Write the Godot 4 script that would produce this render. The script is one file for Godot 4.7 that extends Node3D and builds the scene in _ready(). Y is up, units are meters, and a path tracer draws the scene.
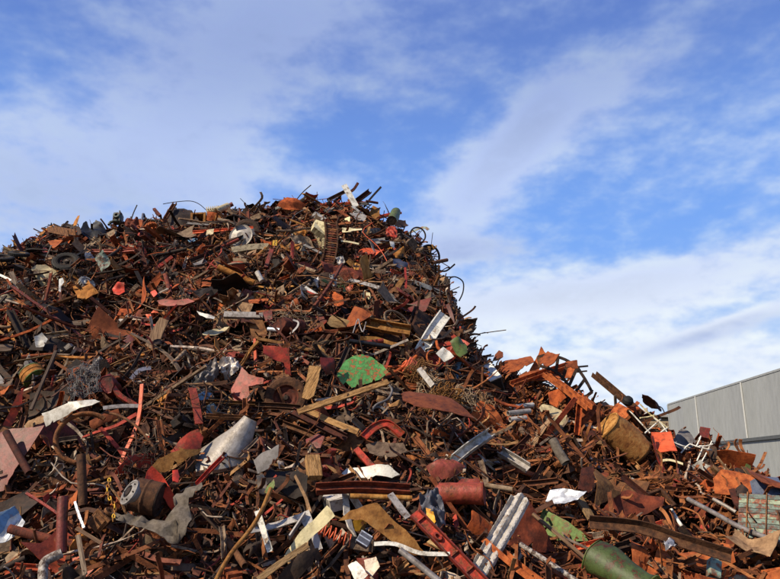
extends Node3D
# A heap of scrap metal under a daylight sky, with a warehouse beyond it.
# Photo frame used for laying things out on the heap's surface: 780 x 579, focal length 700 of those pixels.
const FOC := 700.0
const PITCH := 0.2531
const EYE := Vector3(0, 1.6, 0)

var rng := RandomNumberGenerator.new()
var n_big := FastNoiseLite.new()
var n_fine := FastNoiseLite.new()
var ridge_x := PackedFloat32Array()
var ridge_y := PackedFloat32Array()
var ridge_z := PackedFloat32Array()
var mats := {}
var marks := []          # [phrase, position, half length vector, radius]
var kept_clear := []     # where larger pieces lie on top: [position, half length vector, radius]
var used := {}
var used_names := {}

# ---------------------------------------------------------------- rays and the heap's shape
func ray(u: float, v: float) -> Vector3:
	var x := (u - 390.0) / FOC
	var y := (289.5 - v) / FOC
	return Vector3(x, y * cos(PITCH) + sin(PITCH), -(cos(PITCH) - y * sin(PITCH)))

func to_px(p: Vector3) -> Vector2:
	var d := p - EYE
	var dz := -d.z * cos(PITCH) + d.y * sin(PITCH)
	var dy := d.y * cos(PITCH) + d.z * sin(PITCH)
	return Vector2(390.0 + FOC * d.x / dz, 289.5 - FOC * dy / dz)

func make_ridge() -> void:
	# skyline of the heap as seen in the photo, with the distance of the ridge there
	var sky_line := [[-60, 268, 21.0], [0, 256, 21.0], [35, 244, 21.0], [62, 227, 21.0], [110, 225, 21.0], [165, 214, 21.0], [220, 212, 21.0], [285, 202, 21.0], [320, 200, 21.0], [352, 199, 21.0], [384, 214, 21.0], [410, 230, 21.0], [426, 246, 20.8], [434, 262, 20.4], [440, 285, 19.6], [452, 318, 18.2], [470, 346, 16.8], [492, 366, 15.8], [525, 371, 15.2], [545, 378, 15.0], [562, 388, 15.0], [582, 396, 15.0], [606, 404, 15.0], [622, 410, 15.0], [650, 430, 15.0], [690, 446, 14.6], [715, 472, 14.2], [735, 484, 14.0], [755, 492, 13.8], [790, 504, 13.6], [830, 518, 13.4]]
	for e in [[-26.0, 0.0, 21.0], [-20.0, 5.2, 21.0]]:
		ridge_x.append(e[0]); ridge_y.append(e[1]); ridge_z.append(e[2])
	for s in sky_line:
		var r := ray(s[0], s[1])
		var k: float = s[2] / -r.z
		ridge_x.append(r.x * k); ridge_y.append(EYE.y + r.y * k - (0.2 if s[0] < 640 else 0.08)); ridge_z.append(s[2])
	for e in [[10.5, 0.4, 13.4], [12.5, 0.0, 13.4]]:
		ridge_x.append(e[0]); ridge_y.append(e[1]); ridge_z.append(e[2])

func ridge(x: float) -> Vector2:
	var n := ridge_x.size()
	if x <= ridge_x[0]:
		return Vector2(0, 21)
	if x >= ridge_x[n - 1]:
		return Vector2(0, 13.4)
	var lo := 0
	var hi := n - 1
	while hi - lo > 1:
		var mid := (lo + hi) >> 1
		if ridge_x[mid] <= x: lo = mid
		else: hi = mid
	var t := (x - ridge_x[lo]) / maxf(1e-4, ridge_x[hi] - ridge_x[lo])
	return Vector2(lerpf(ridge_y[lo], ridge_y[hi], t), lerpf(ridge_z[lo], ridge_z[hi], t))

func heap(x: float, z: float) -> float:
	var r := ridge(x)
	var d := -z
	var toe := 7.7
	var h := 0.0
	if d <= toe:
		return 0.0
	if d < r.y:
		var s := (d - toe) / (r.y - toe)
		h = r.x * (0.88 * s + 0.12 * sin(s * PI * 0.5))
		h += minf(1.0, s * 5.0) * minf(1.0, (1.0 - s) * 6.0) * minf(1.0, r.x * 0.5) * (n_big.get_noise_2d(x * 1.0, z) * 0.75 + n_big.get_noise_2d(x * 3.1 + 50.0, z * 3.1) * 0.25)
	else:
		h = r.x - maxf(0.0, d - r.y - 0.8) * 0.8
	return maxf(0.0, h)

func heap_normal(x: float, z: float) -> Vector3:
	var e := 0.35
	return Vector3(heap(x - e, z) - heap(x + e, z), 2.0 * e, heap(x, z - e) - heap(x, z + e)).normalized()

func hit(u: float, v: float) -> Vector3:
	# where the sight line through a photo pixel meets the heap (or passes closest to its ridge)
	var r := ray(u, v)
	r /= -r.z
	var t := 7.0
	while t < 23.0:
		var p := EYE + r * t
		if p.y <= heap(p.x, p.z):
			return p
		t += 0.06
	var best := 15.0
	var gap := 1e9
	t = 10.0
	while t < 22.0:
		var p := EYE + r * t
		var g := p.y - heap(p.x, p.z)
		if g < gap - 0.002:
			gap = g
			best = t
		t += 0.1
	return EYE + r * best

# ---------------------------------------------------------------- mesh building
class MB:
	var v := PackedVector3Array()
	var n := PackedVector3Array()
	func tri(a: Vector3, b: Vector3, c: Vector3, na: Vector3, nb: Vector3, nc: Vector3) -> void:
		if (b - a).cross(c - a).dot(na + nb + nc) > 0.0:
			v.append(a); v.append(c); v.append(b); n.append(na); n.append(nc); n.append(nb)
		else:
			v.append(a); v.append(b); v.append(c); n.append(na); n.append(nb); n.append(nc)
	func quad(a: Vector3, b: Vector3, c: Vector3, d: Vector3, nn: Vector3) -> void:
		tri(a, b, c, nn, nn, nn)
		tri(a, c, d, nn, nn, nn)
	func box(c: Vector3, s: Vector3, b := Basis.IDENTITY) -> void:
		var h := s * 0.5
		var e := minf(minf(h.x, h.y), h.z) * 0.18
		for ax in 3:
			for sg in [-1.0, 1.0]:
				var o := Vector3.ZERO
				var p := Vector3.ZERO
				var q := Vector3.ZERO
				o[ax] = sg * h[ax]
				p[(ax + 1) % 3] = h[(ax + 1) % 3] - e
				q[(ax + 2) % 3] = h[(ax + 2) % 3] - e
				quad(c + b * (o + p + q), c + b * (o - p + q), c + b * (o - p - q), c + b * (o + p - q), b * (o.normalized()))
				# chamfers towards the next axis
				for sp in [-1.0, 1.0]:
					var bx := (ax + 1) % 3
					var cx := (ax + 2) % 3
					var a1 := Vector3.ZERO
					var a2 := Vector3.ZERO
					a1[ax] = sg * h[ax]; a1[bx] = sp * (h[bx] - e)
					a2[ax] = sg * (h[ax] - e); a2[bx] = sp * h[bx]
					var w := Vector3.ZERO
					w[cx] = h[cx] - e
					var nn := Vector3.ZERO
					nn[ax] = sg; nn[bx] = sp
					quad(c + b * (a1 + w), c + b * (a2 + w), c + b * (a2 - w), c + b * (a1 - w), b * nn.normalized())
	func mesh() -> ArrayMesh:
		var m := ArrayMesh.new()
		if v.is_empty():
			return m
		var arr := []
		arr.resize(Mesh.ARRAY_MAX)
		arr[Mesh.ARRAY_VERTEX] = v
		arr[Mesh.ARRAY_NORMAL] = n
		m.add_surface_from_arrays(Mesh.PRIMITIVE_TRIANGLES, arr)
		return m

func resample(poly: PackedVector2Array, step: float, rough: float) -> PackedVector2Array:
	var out := PackedVector2Array()
	for i in poly.size():
		var a := poly[i]
		var b := poly[(i + 1) % poly.size()]
		var k := maxi(1, int(round(a.distance_to(b) / step)))
		for j in k:
			var p := a.lerp(b, float(j) / k)
			if rough > 0.0 and j > 0:
				p += Vector2(rng.randf_range(-rough, rough), rng.randf_range(-rough, rough))
			out.append(p)
	return out

# a metal sheet: outline in x and y, its own height field, real thickness
func plate(m: MB, outline: PackedVector2Array, th: float, height: Callable, step: float, rough := 0.0, smooth := true) -> void:
	var rim := resample(outline, step, rough)
	var pts := rim.duplicate()
	var lo := rim[0]
	var hi := rim[0]
	for p in rim:
		lo = lo.min(p); hi = hi.max(p)
	var y := lo.y + step * 0.5
	var inside := []
	while y < hi.y:
		var x := lo.x + step * 0.5
		while x < hi.x:
			var p := Vector2(x + rng.randf_range(-0.22, 0.22) * step, y + rng.randf_range(-0.22, 0.22) * step)
			if Geometry2D.is_point_in_polygon(p, rim):
				var ok := true
				for k in rim:
					if k.distance_squared_to(p) < step * step * 0.2:
						ok = false
						break
				if ok: inside.append(p)
			x += step
		y += step
	for p in inside: pts.append(p)
	var idx := Geometry2D.triangulate_delaunay(pts)
	var pos := PackedVector3Array()
	var nor := PackedVector3Array()
	for p in pts:
		pos.append(Vector3(p.x, p.y, height.call(p)))
		nor.append(Vector3.ZERO)
	var keep := PackedInt32Array()
	for i in range(0, idx.size(), 3):
		var c := (pts[idx[i]] + pts[idx[i + 1]] + pts[idx[i + 2]]) / 3.0
		if Geometry2D.is_point_in_polygon(c, rim):
			var f := (pos[idx[i + 1]] - pos[idx[i]]).cross(pos[idx[i + 2]] - pos[idx[i]])
			if f.z < 0.0: f = -f
			for k in 3:
				keep.append(idx[i + k])
				nor[idx[i + k]] += f
	for i in nor.size():
		nor[i] = nor[i].normalized() if nor[i].length() > 1e-9 else Vector3(0, 0, 1)
	var h := th * 0.5
	for i in range(0, keep.size(), 3):
		var a := keep[i]
		var b := keep[i + 1]
		var c := keep[i + 2]
		var na := nor[a]
		var nb := nor[b]
		var nc := nor[c]
		if not smooth:
			var f := (pos[b] - pos[a]).cross(pos[c] - pos[a]).normalized()
			if f.z < 0.0: f = -f
			na = f; nb = f; nc = f
		m.tri(pos[a] + nor[a] * h, pos[b] + nor[b] * h, pos[c] + nor[c] * h, na, nb, nc)
		m.tri(pos[a] - nor[a] * h, pos[b] - nor[b] * h, pos[c] - nor[c] * h, -na, -nb, -nc)
	var mid := Vector2.ZERO
	for p in rim: mid += p / rim.size()
	var turn := 0.0
	for i in rim.size():
		turn += rim[i].cross(rim[(i + 1) % rim.size()])
	for i in rim.size():
		var j := (i + 1) % rim.size()
		var e := rim[j] - rim[i]
		var o := Vector3(e.y, -e.x, 0).normalized() * signf(turn)
		m.quad(pos[i] + nor[i] * h, pos[j] + nor[j] * h, pos[j] - nor[j] * h, pos[i] - nor[i] * h, o)

# a profile drawn along a path; round profiles get smooth sides
func sweep(m: MB, section: PackedVector2Array, path: PackedVector3Array, up: Vector3, round_: bool, inward := 0.0, twist := 0.0, capped := true, scales := []) -> void:
	var n := path.size()
	var t0 := (path[1] - path[0]).normalized()
	var a := (up - t0 * up.dot(t0))
	if a.length() < 0.01:
		a = Vector3(0.3, 1, 0.2) - t0 * Vector3(0.3, 1, 0.2).dot(t0)
	a = a.normalized()
	var rings := []
	var norms := []
	var k := section.size()
	var turn := 0.0
	for i in k: turn += section[i].cross(section[(i + 1) % k])
	var sg := signf(turn) * (-1.0 if inward < 0.0 else 1.0)
	for i in n:
		var t := (path[mini(i + 1, n - 1)] - path[maxi(i - 1, 0)]).normalized()
		a = (a - t * a.dot(t)).normalized()
		var aa := a.rotated(t, twist * i / (n - 1.0))
		var b := t.cross(aa)
		var s: float = scales[i] if scales.size() > i else 1.0
		var ring := PackedVector3Array()
		var nn := PackedVector3Array()
		for j in k:
			var p := section[j]
			ring.append(path[i] + (aa * p.x + b * p.y) * s)
			if round_:
				nn.append((aa * p.x + b * p.y).normalized() * sg * signf(turn))
			else:
				var e := section[(j + 1) % k] - p
				nn.append((aa * e.y - b * e.x).normalized() * sg)
		rings.append(ring)
		norms.append(nn)
	for i in n - 1:
		for j in k:
			var j2 := (j + 1) % k
			var n1: Vector3 = norms[i][j]
			var n2: Vector3 = norms[i][j2] if round_ else n1
			var n3: Vector3 = norms[i + 1][j]
			var n4: Vector3 = norms[i + 1][j2] if round_ else n3
			m.tri(rings[i][j], rings[i][j2], rings[i + 1][j2], n1, n2, n4)
			m.tri(rings[i][j], rings[i + 1][j2], rings[i + 1][j], n1, n4, n3)
	if capped:
		var idx := Geometry2D.triangulate_polygon(section)
		for e in [0, n - 1]:
			var o := (path[0] - path[1]).normalized() if e == 0 else (path[n - 1] - path[n - 2]).normalized()
			for i in range(0, idx.size(), 3):
				m.tri(rings[e][idx[i]], rings[e][idx[i + 1]], rings[e][idx[i + 2]], o, o, o)

func circle(r: float, k: int, squash := 1.0) -> PackedVector2Array:
	var s := PackedVector2Array()
	for i in k:
		s.append(Vector2(cos(TAU * i / k) * r, sin(TAU * i / k) * r * squash))
	return s

func rect(w: float, h: float) -> PackedVector2Array:
	return PackedVector2Array([Vector2(-w, -h) * 0.5, Vector2(w, -h) * 0.5, Vector2(w, h) * 0.5, Vector2(-w, h) * 0.5])

func profile(kind: String, w: float, h: float, t: float) -> PackedVector2Array:
	match kind:
		"angle":
			return PackedVector2Array([Vector2(-w, -h) * 0.5, Vector2(w * 0.5, -h * 0.5), Vector2(w * 0.5, -h * 0.5 + t), Vector2(-w * 0.5 + t, -h * 0.5 + t), Vector2(-w * 0.5 + t, h * 0.5), Vector2(-w * 0.5, h * 0.5)])
		"channel":
			return PackedVector2Array([Vector2(-w, -h) * 0.5, Vector2(w * 0.5, -h * 0.5), Vector2(w * 0.5, -h * 0.5 + t), Vector2(-w * 0.5 + t, -h * 0.5 + t), Vector2(-w * 0.5 + t, h * 0.5 - t), Vector2(w * 0.5, h * 0.5 - t), Vector2(w * 0.5, h * 0.5), Vector2(-w * 0.5, h * 0.5)])
		"beam":
			return PackedVector2Array([Vector2(-w, -h) * 0.5, Vector2(w * 0.5, -h * 0.5), Vector2(w * 0.5, -h * 0.5 + t), Vector2(t * 0.5, -h * 0.5 + t), Vector2(t * 0.5, h * 0.5 - t), Vector2(w * 0.5, h * 0.5 - t), Vector2(w, h) * 0.5, Vector2(-w * 0.5, h * 0.5), Vector2(-w * 0.5, h * 0.5 - t), Vector2(-t * 0.5, h * 0.5 - t), Vector2(-t * 0.5, -h * 0.5 + t), Vector2(-w * 0.5, -h * 0.5 + t)])
		"round":
			return circle(w * 0.5, 10)
		"rod":
			return circle(w * 0.5, 6)
	return rect(w, h)

func smooth_path(ctrl: PackedVector3Array, per: int) -> PackedVector3Array:
	if ctrl.size() == 2:
		return PackedVector3Array([ctrl[0], ctrl[0].lerp(ctrl[1], 0.5), ctrl[1]])
	var out := PackedVector3Array()
	for i in ctrl.size() - 1:
		var a := ctrl[maxi(i - 1, 0)]
		var d := ctrl[mini(i + 2, ctrl.size() - 1)]
		for j in per:
			out.append(ctrl[i].cubic_interpolate(ctrl[i + 1], a, d, float(j) / per))
	out.append(ctrl[ctrl.size() - 1])
	return out

func hollow(m: MB, path: PackedVector3Array, r: float, wall: float, k: int, up := Vector3(0, 0, 1), squash := 1.0) -> void:
	sweep(m, circle(r, k, squash), path, up, true, 0.0, 0.0, false)
	sweep(m, circle(r - wall, k, squash), path, up, true, -1.0, 0.0, false)
	# rims at both ends, and a plug far inside so that nobody sees through a long pipe
	for e in [0, path.size() - 1]:
		var t := (path[0] - path[1]).normalized() if e == 0 else (path[-1] - path[-2]).normalized()
		var a := (up - t * up.dot(t)).normalized()
		var s := -1.0 if e == 0 else 1.0
		var b := (t * s).cross(a)
		for i in k:
			var c1 := cos(TAU * i / k)
			var s1 := sin(TAU * i / k) * squash
			var c2 := cos(TAU * (i + 1) / k)
			var s2 := sin(TAU * (i + 1) / k) * squash
			m.quad(path[e] + (a * c1 + b * s1) * r, path[e] + (a * c2 + b * s2) * r, path[e] + (a * c2 + b * s2) * (r - wall), path[e] + (a * c1 + b * s1) * (r - wall), t)

# turned shape about z: points are (radius, z)
func lathe(m: MB, pts: PackedVector2Array, k: int, closed := false, warp = null) -> void:
	var n := pts.size()
	var area := 0.0
	for i in n: area += pts[i].cross(pts[(i + 1) % n])
	for i in (n if closed else n - 1):
		var p := pts[i]
		var q := pts[(i + 1) % n]
		var e := q - p
		var o := Vector2(e.y, -e.x).normalized()
		if closed: o *= signf(area)
		for j in k:
			var a := TAU * j / k
			var b := TAU * (j + 1) / k
			var P := [Vector3(cos(a) * p.x, sin(a) * p.x, p.y), Vector3(cos(b) * p.x, sin(b) * p.x, p.y), Vector3(cos(b) * q.x, sin(b) * q.x, q.y), Vector3(cos(a) * q.x, sin(a) * q.x, q.y)]
			if warp != null:
				for w in 4: P[w] = warp.call(P[w])
			var na := Vector3(cos(a) * o.x, sin(a) * o.x, o.y)
			var nb := Vector3(cos(b) * o.x, sin(b) * o.x, o.y)
			m.tri(P[0], P[1], P[2], na, nb, nb)
			m.tri(P[0], P[2], P[3], na, nb, na)

func torus(m: MB, R: float, r: float, k: int, from := 0.0, to := TAU, squash := 1.0) -> void:
	var path := PackedVector3Array()
	for i in k + 1:
		var a := lerpf(from, to, float(i) / k)
		path.append(Vector3(cos(a) * R, sin(a) * R * squash, 0))
	sweep(m, circle(r, 7), path, Vector3(0, 0, 1), true, 0.0, 0.0, to - from < TAU - 0.01)

# ---------------------------------------------------------------- things, parts and labels
func numbered(called: String) -> String:
	var k: int = used_names.get(called, 0)
	used_names[called] = k + 1
	return called if k == 0 else "%s_%03d" % [called, k]

func tag(o: Node3D, label: String, category: String, group := "", kind := "") -> void:
	if label: o.set_meta("label", label)
	if category: o.set_meta("category", category)
	if group: o.set_meta("group", group)
	if kind: o.set_meta("kind", kind)

func obj(called: String, mesh: Mesh, mat: Material, parent: Node3D = null, xf := Transform3D.IDENTITY) -> MeshInstance3D:
	var o := MeshInstance3D.new()
	o.mesh = mesh
	o.material_override = mat
	o.transform = xf
	if parent == null:
		o.name = numbered(called)
		add_child(o, true)
	else:
		var k := 0
		for c in parent.get_children():
			if c.has_meta("_stem") and c.get_meta("_stem") == called: k += 1
		o.set_meta("_stem", called)
		o.name = called if k == 0 else "%s_%03d" % [called, k]
		parent.add_child(o, true)
	return o

func thing(called: String, label: String, category: String, xf: Transform3D, group := "") -> Node3D:
	var o := Node3D.new()
	o.name = numbered(called)
	o.transform = xf
	add_child(o, true)
	tag(o, label, category, group)
	return o

func clean_metas() -> void:
	for c in get_children():
		for d in c.get_children():
			if d.has_meta("_stem"): d.remove_meta("_stem")
			for e in d.get_children():
				if e.has_meta("_stem"): e.remove_meta("_stem")

func facing(dir: Vector3, normal: Vector3) -> Basis:
	var x := dir.normalized()
	var z := (normal - x * normal.dot(x)).normalized()
	return Basis(x, z.cross(x), z)

func meet(u: float, v: float, p: Vector3, n: Vector3) -> Vector3:
	var r := ray(u, v)
	return EYE + r * ((p - EYE).dot(n) / r.dot(n))

func lie(p: Vector3, lean: Vector3) -> Vector3:
	# the way a loose thing faces: mostly off the slope, partly as given
	return (heap_normal(p.x, p.z) * 0.55 + (EYE - p).normalized() * 0.35 + lean).normalized()

func mark(phrase: String, p: Vector3, half: Vector3, r: float) -> void:
	if phrase: marks.append([phrase, p, half, r])
	kept_clear.append([p, half, r])

# ---------------------------------------------------------------- materials
func ramp(cols: Array, offs: Array) -> Gradient:
	var g := Gradient.new()
	var o := PackedFloat32Array()
	var c := PackedColorArray()
	for i in cols.size():
		o.append(offs[i] if offs.size() else float(i) / (cols.size() - 1))
		c.append(cols[i] if cols[i] is Color else Color(cols[i]))
	g.offsets = o
	g.colors = c
	return g

func noise_tex(sd: int, freq: float, octaves: int, g: Gradient, size := 512) -> NoiseTexture2D:
	var n := FastNoiseLite.new()
	n.seed = sd
	n.noise_type = FastNoiseLite.TYPE_SIMPLEX_SMOOTH
	n.frequency = freq
	n.fractal_octaves = octaves
	n.fractal_gain = 0.7
	var t := NoiseTexture2D.new()
	t.width = size
	t.height = size
	t.seamless = true
	t.noise = n
	if g: t.color_ramp = g
	return t

var bump: NoiseTexture2D

func surface(key: String, tex: Texture2D, word: String, rough: float, metal := 0.0, scale := Vector3.ONE * 0.9, bump_cm := 0.5, tints := [Color(1, 1, 1), Color(0.82, 0.8, 0.8), Color(1, 0.93, 0.86), Color(0.66, 0.64, 0.66)], spec := 0.4) -> void:
	var list := []
	for i in tints.size():
		var m := StandardMaterial3D.new()
		m.albedo_texture = tex
		m.albedo_color = tints[i]
		m.roughness = rough
		m.metallic = metal
		m.metallic_specular = spec
		m.uv1_triplanar = true
		m.uv1_scale = scale
		m.uv1_offset = Vector3(0.37 * i, 0.61 * i, 0.17 * i)
		if bump_cm > 0.0:
			m.heightmap_enabled = true
			m.heightmap_texture = bump
			m.heightmap_scale = bump_cm
		list.append(m)
	mats[key] = [list, word]

func mat(key: String, pick := -1) -> StandardMaterial3D:
	var l: Array = mats[key][0]
	return l[pick if pick >= 0 else rng.randi() % l.size()]

func painted(key: String, word: String, paint: Color, wear: float, sd: int, freq := 0.012, rough := 0.55, rusty := ["#24140e", "#5a2f1a", "#82452a"]) -> void:
	var dirt := paint.darkened(0.28)
	var g := ramp([rusty[0], rusty[1], rusty[2], dirt, paint, paint.lightened(0.06)], [0.0, wear * 0.6, wear - 0.02, wear + 0.025, minf(wear + 0.25, 0.9), 1.0])
	surface(key, noise_tex(sd, freq, 5, g), word, rough, 0.0, Vector3.ONE * 0.9, 0.35)

func make_materials() -> void:
	bump = noise_tex(7, 0.03, 5, null)
	surface("orange", noise_tex(11, 0.012, 6, ramp(["#32180f", "#6c3217", "#924a22", "#aa5e30", "#80401e"], [])), "orange rusted", 0.9)
	surface("brown", noise_tex(12, 0.014, 6, ramp(["#20160f", "#49301d", "#6a4427", "#845d39", "#573822"], [])), "brown rusted", 0.88)
	surface("dark", noise_tex(13, 0.014, 6, ramp(["#0e0b09", "#241a13", "#3c2a1d", "#543b28"], [])), "dark rusted", 0.8)
	surface("maroon", noise_tex(14, 0.013, 6, ramp(["#1d100c", "#4a2216", "#6c331f", "#82492f"], [])), "maroon rusted", 0.85)
	surface("ochre_rust", noise_tex(17, 0.012, 6, ramp(["#54301a", "#945c2c", "#b67e40", "#c69656", "#8a5428"], [])), "ochre rusted", 0.9)
	painted("orange_red", "orange-red", Color("#c05836"), 0.2, 34)
	painted("worn_white", "flaking white", Color("#c9c5ba"), 0.46, 33, 0.03, 0.6, ["#1c1512", "#3a2a20", "#6a5240"])
	surface("dusty", noise_tex(16, 0.014, 6, ramp(["#2a2019", "#5c4a3a", "#7e6a54", "#9c876c", "#6a5644"], [])), "dusty grey-brown", 0.92)
	surface("ochre", noise_tex(15, 0.013, 6, ramp(["#3a2412", "#70491f", "#95672f", "#ab8148", "#6a4420"], [])), "ochre stained", 0.9)
	painted("red", "chipped red", Color("#a43a28"), 0.4, 21)
	painted("bright_red", "bright red", Color("#c2402a"), 0.26, 22)
	painted("white", "dirty white", Color("#cfccc2"), 0.26, 23, 0.012, 0.5, ["#3a2c22", "#7a5f48", "#a89a86"])
	painted("cream", "cream", Color("#cfc296"), 0.25, 24, 0.012, 0.5, ["#3a2c1e", "#7c6440", "#a8956a"])
	painted("green", "flaking green", Color("#4f8c48"), 0.4, 25, 0.015, 0.6, ["#5a2c18", "#8c4626", "#a85a34"])
	painted("olive", "olive green", Color("#5e7438"), 0.3, 26)
	painted("blue", "faded blue", Color("#5f86a8"), 0.25, 27)
	painted("slate", "slate blue", Color("#4c5468"), 0.16, 28)
	painted("yellow", "yellow", Color("#c89a20"), 0.25, 29)
	painted("teal", "pale teal", Color("#7d9384"), 0.42, 30)
	painted("pink", "pinkish red", Color("#8c4034"), 0.38, 31)
	painted("black", "black", Color("#171717"), 0.22, 32, 0.012, 0.5, ["#1d1512", "#2c1d16", "#30241c"])
	surface("grey", noise_tex(41, 0.014, 6, ramp(["#3b352f", "#77736c", "#8f8e8a", "#a3a29c", "#7c746a"], [])), "grey galvanised", 0.6, 0.1, Vector3.ONE, 0.3)
	surface("pale", noise_tex(42, 0.012, 6, ramp(["#5a5146", "#918b80", "#b4b1a9", "#c4c3bd"], [])), "pale grey", 0.5, 0.15, Vector3.ONE, 0.3)
	surface("silver", noise_tex(43, 0.02, 5, ramp(["#6a6866", "#a2a4a8", "#c8ccd2", "#b8b8b8"], [])), "silvery", 0.42, 0.4, Vector3.ONE, 0.4)
	surface("wood", noise_tex(44, 0.012, 6, ramp(["#3c2d1e", "#6e5739", "#8c7048", "#a3875f", "#76603f", "#4a3826"], [])), "tan wooden", 0.92, 0.0, Vector3(0.4, 2.2, 2.2), 0.9)
	surface("old_wood", noise_tex(45, 0.012, 6, ramp(["#2b211a", "#58473a", "#7a6a58", "#938470"], [])), "weathered grey-brown wooden", 0.92, 0.0, Vector3(0.25, 3.5, 3.5), 0.6)
	surface("rubber", noise_tex(46, 0.02, 4, ramp(["#0c0c0c", "#191817", "#262320"], [])), "black rubber", 0.75)
	surface("canvas", noise_tex(47, 0.016, 6, ramp(["#3c362c", "#746c5c", "#98907e", "#aaa492"], [])), "grey canvas", 0.95)
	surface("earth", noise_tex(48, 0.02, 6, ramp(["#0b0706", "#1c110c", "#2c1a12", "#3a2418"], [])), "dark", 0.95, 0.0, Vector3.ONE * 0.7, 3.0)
	surface("yard", noise_tex(49, 0.01, 6, ramp(["#3f3932", "#5c554c", "#6e675d", "#827a6e"], [])), "grey", 0.95, 0.0, Vector3.ONE * 0.25, 1.0)
	surface("cladding", noise_tex(50, 0.006, 5, ramp(["#7a7d7d", "#808383", "#858888", "#898c8c"], [])), "grey", 0.7, 0.0, Vector3(0.4, 0.12, 0.4), 0.0, [Color(1, 1, 1), Color(0.975, 0.975, 0.98), Color(0.99, 0.99, 0.985)])
	surface("trim", noise_tex(51, 0.01, 4, ramp(["#3f4142", "#4a4c4c"], [])), "dark grey", 0.6, 0.0, Vector3.ONE * 0.4, 0.0, [Color(1, 1, 1)])
	surface("downpipe", noise_tex(52, 0.01, 4, ramp(["#a9aaa7", "#b6b6b2"], [])), "pale", 0.5, 0.0, Vector3.ONE * 0.4, 0.0, [Color(1, 1, 1)])
	var bits := noise_tex(53, 0.014, 6, ramp(["#6a5a50", "#b09c8c", "#f0e0d0", "#cdbcae"], []))
	surface("bits", bits, "mixed", 0.85, 0.0, Vector3.ONE * 1.3, 0.6, [Color(1, 1, 1)])
	for m in mats["bits"][0]: m.vertex_color_use_as_albedo = true

# ---------------------------------------------------------------- the sky: air and clouds, all the way round
func to_sky(u: float, v: float) -> Vector2:
	var r := ray(u, v).normalized()
	return Vector2(rad_to_deg(atan2(r.x, -r.z)), rad_to_deg(asin(r.y)))

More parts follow.
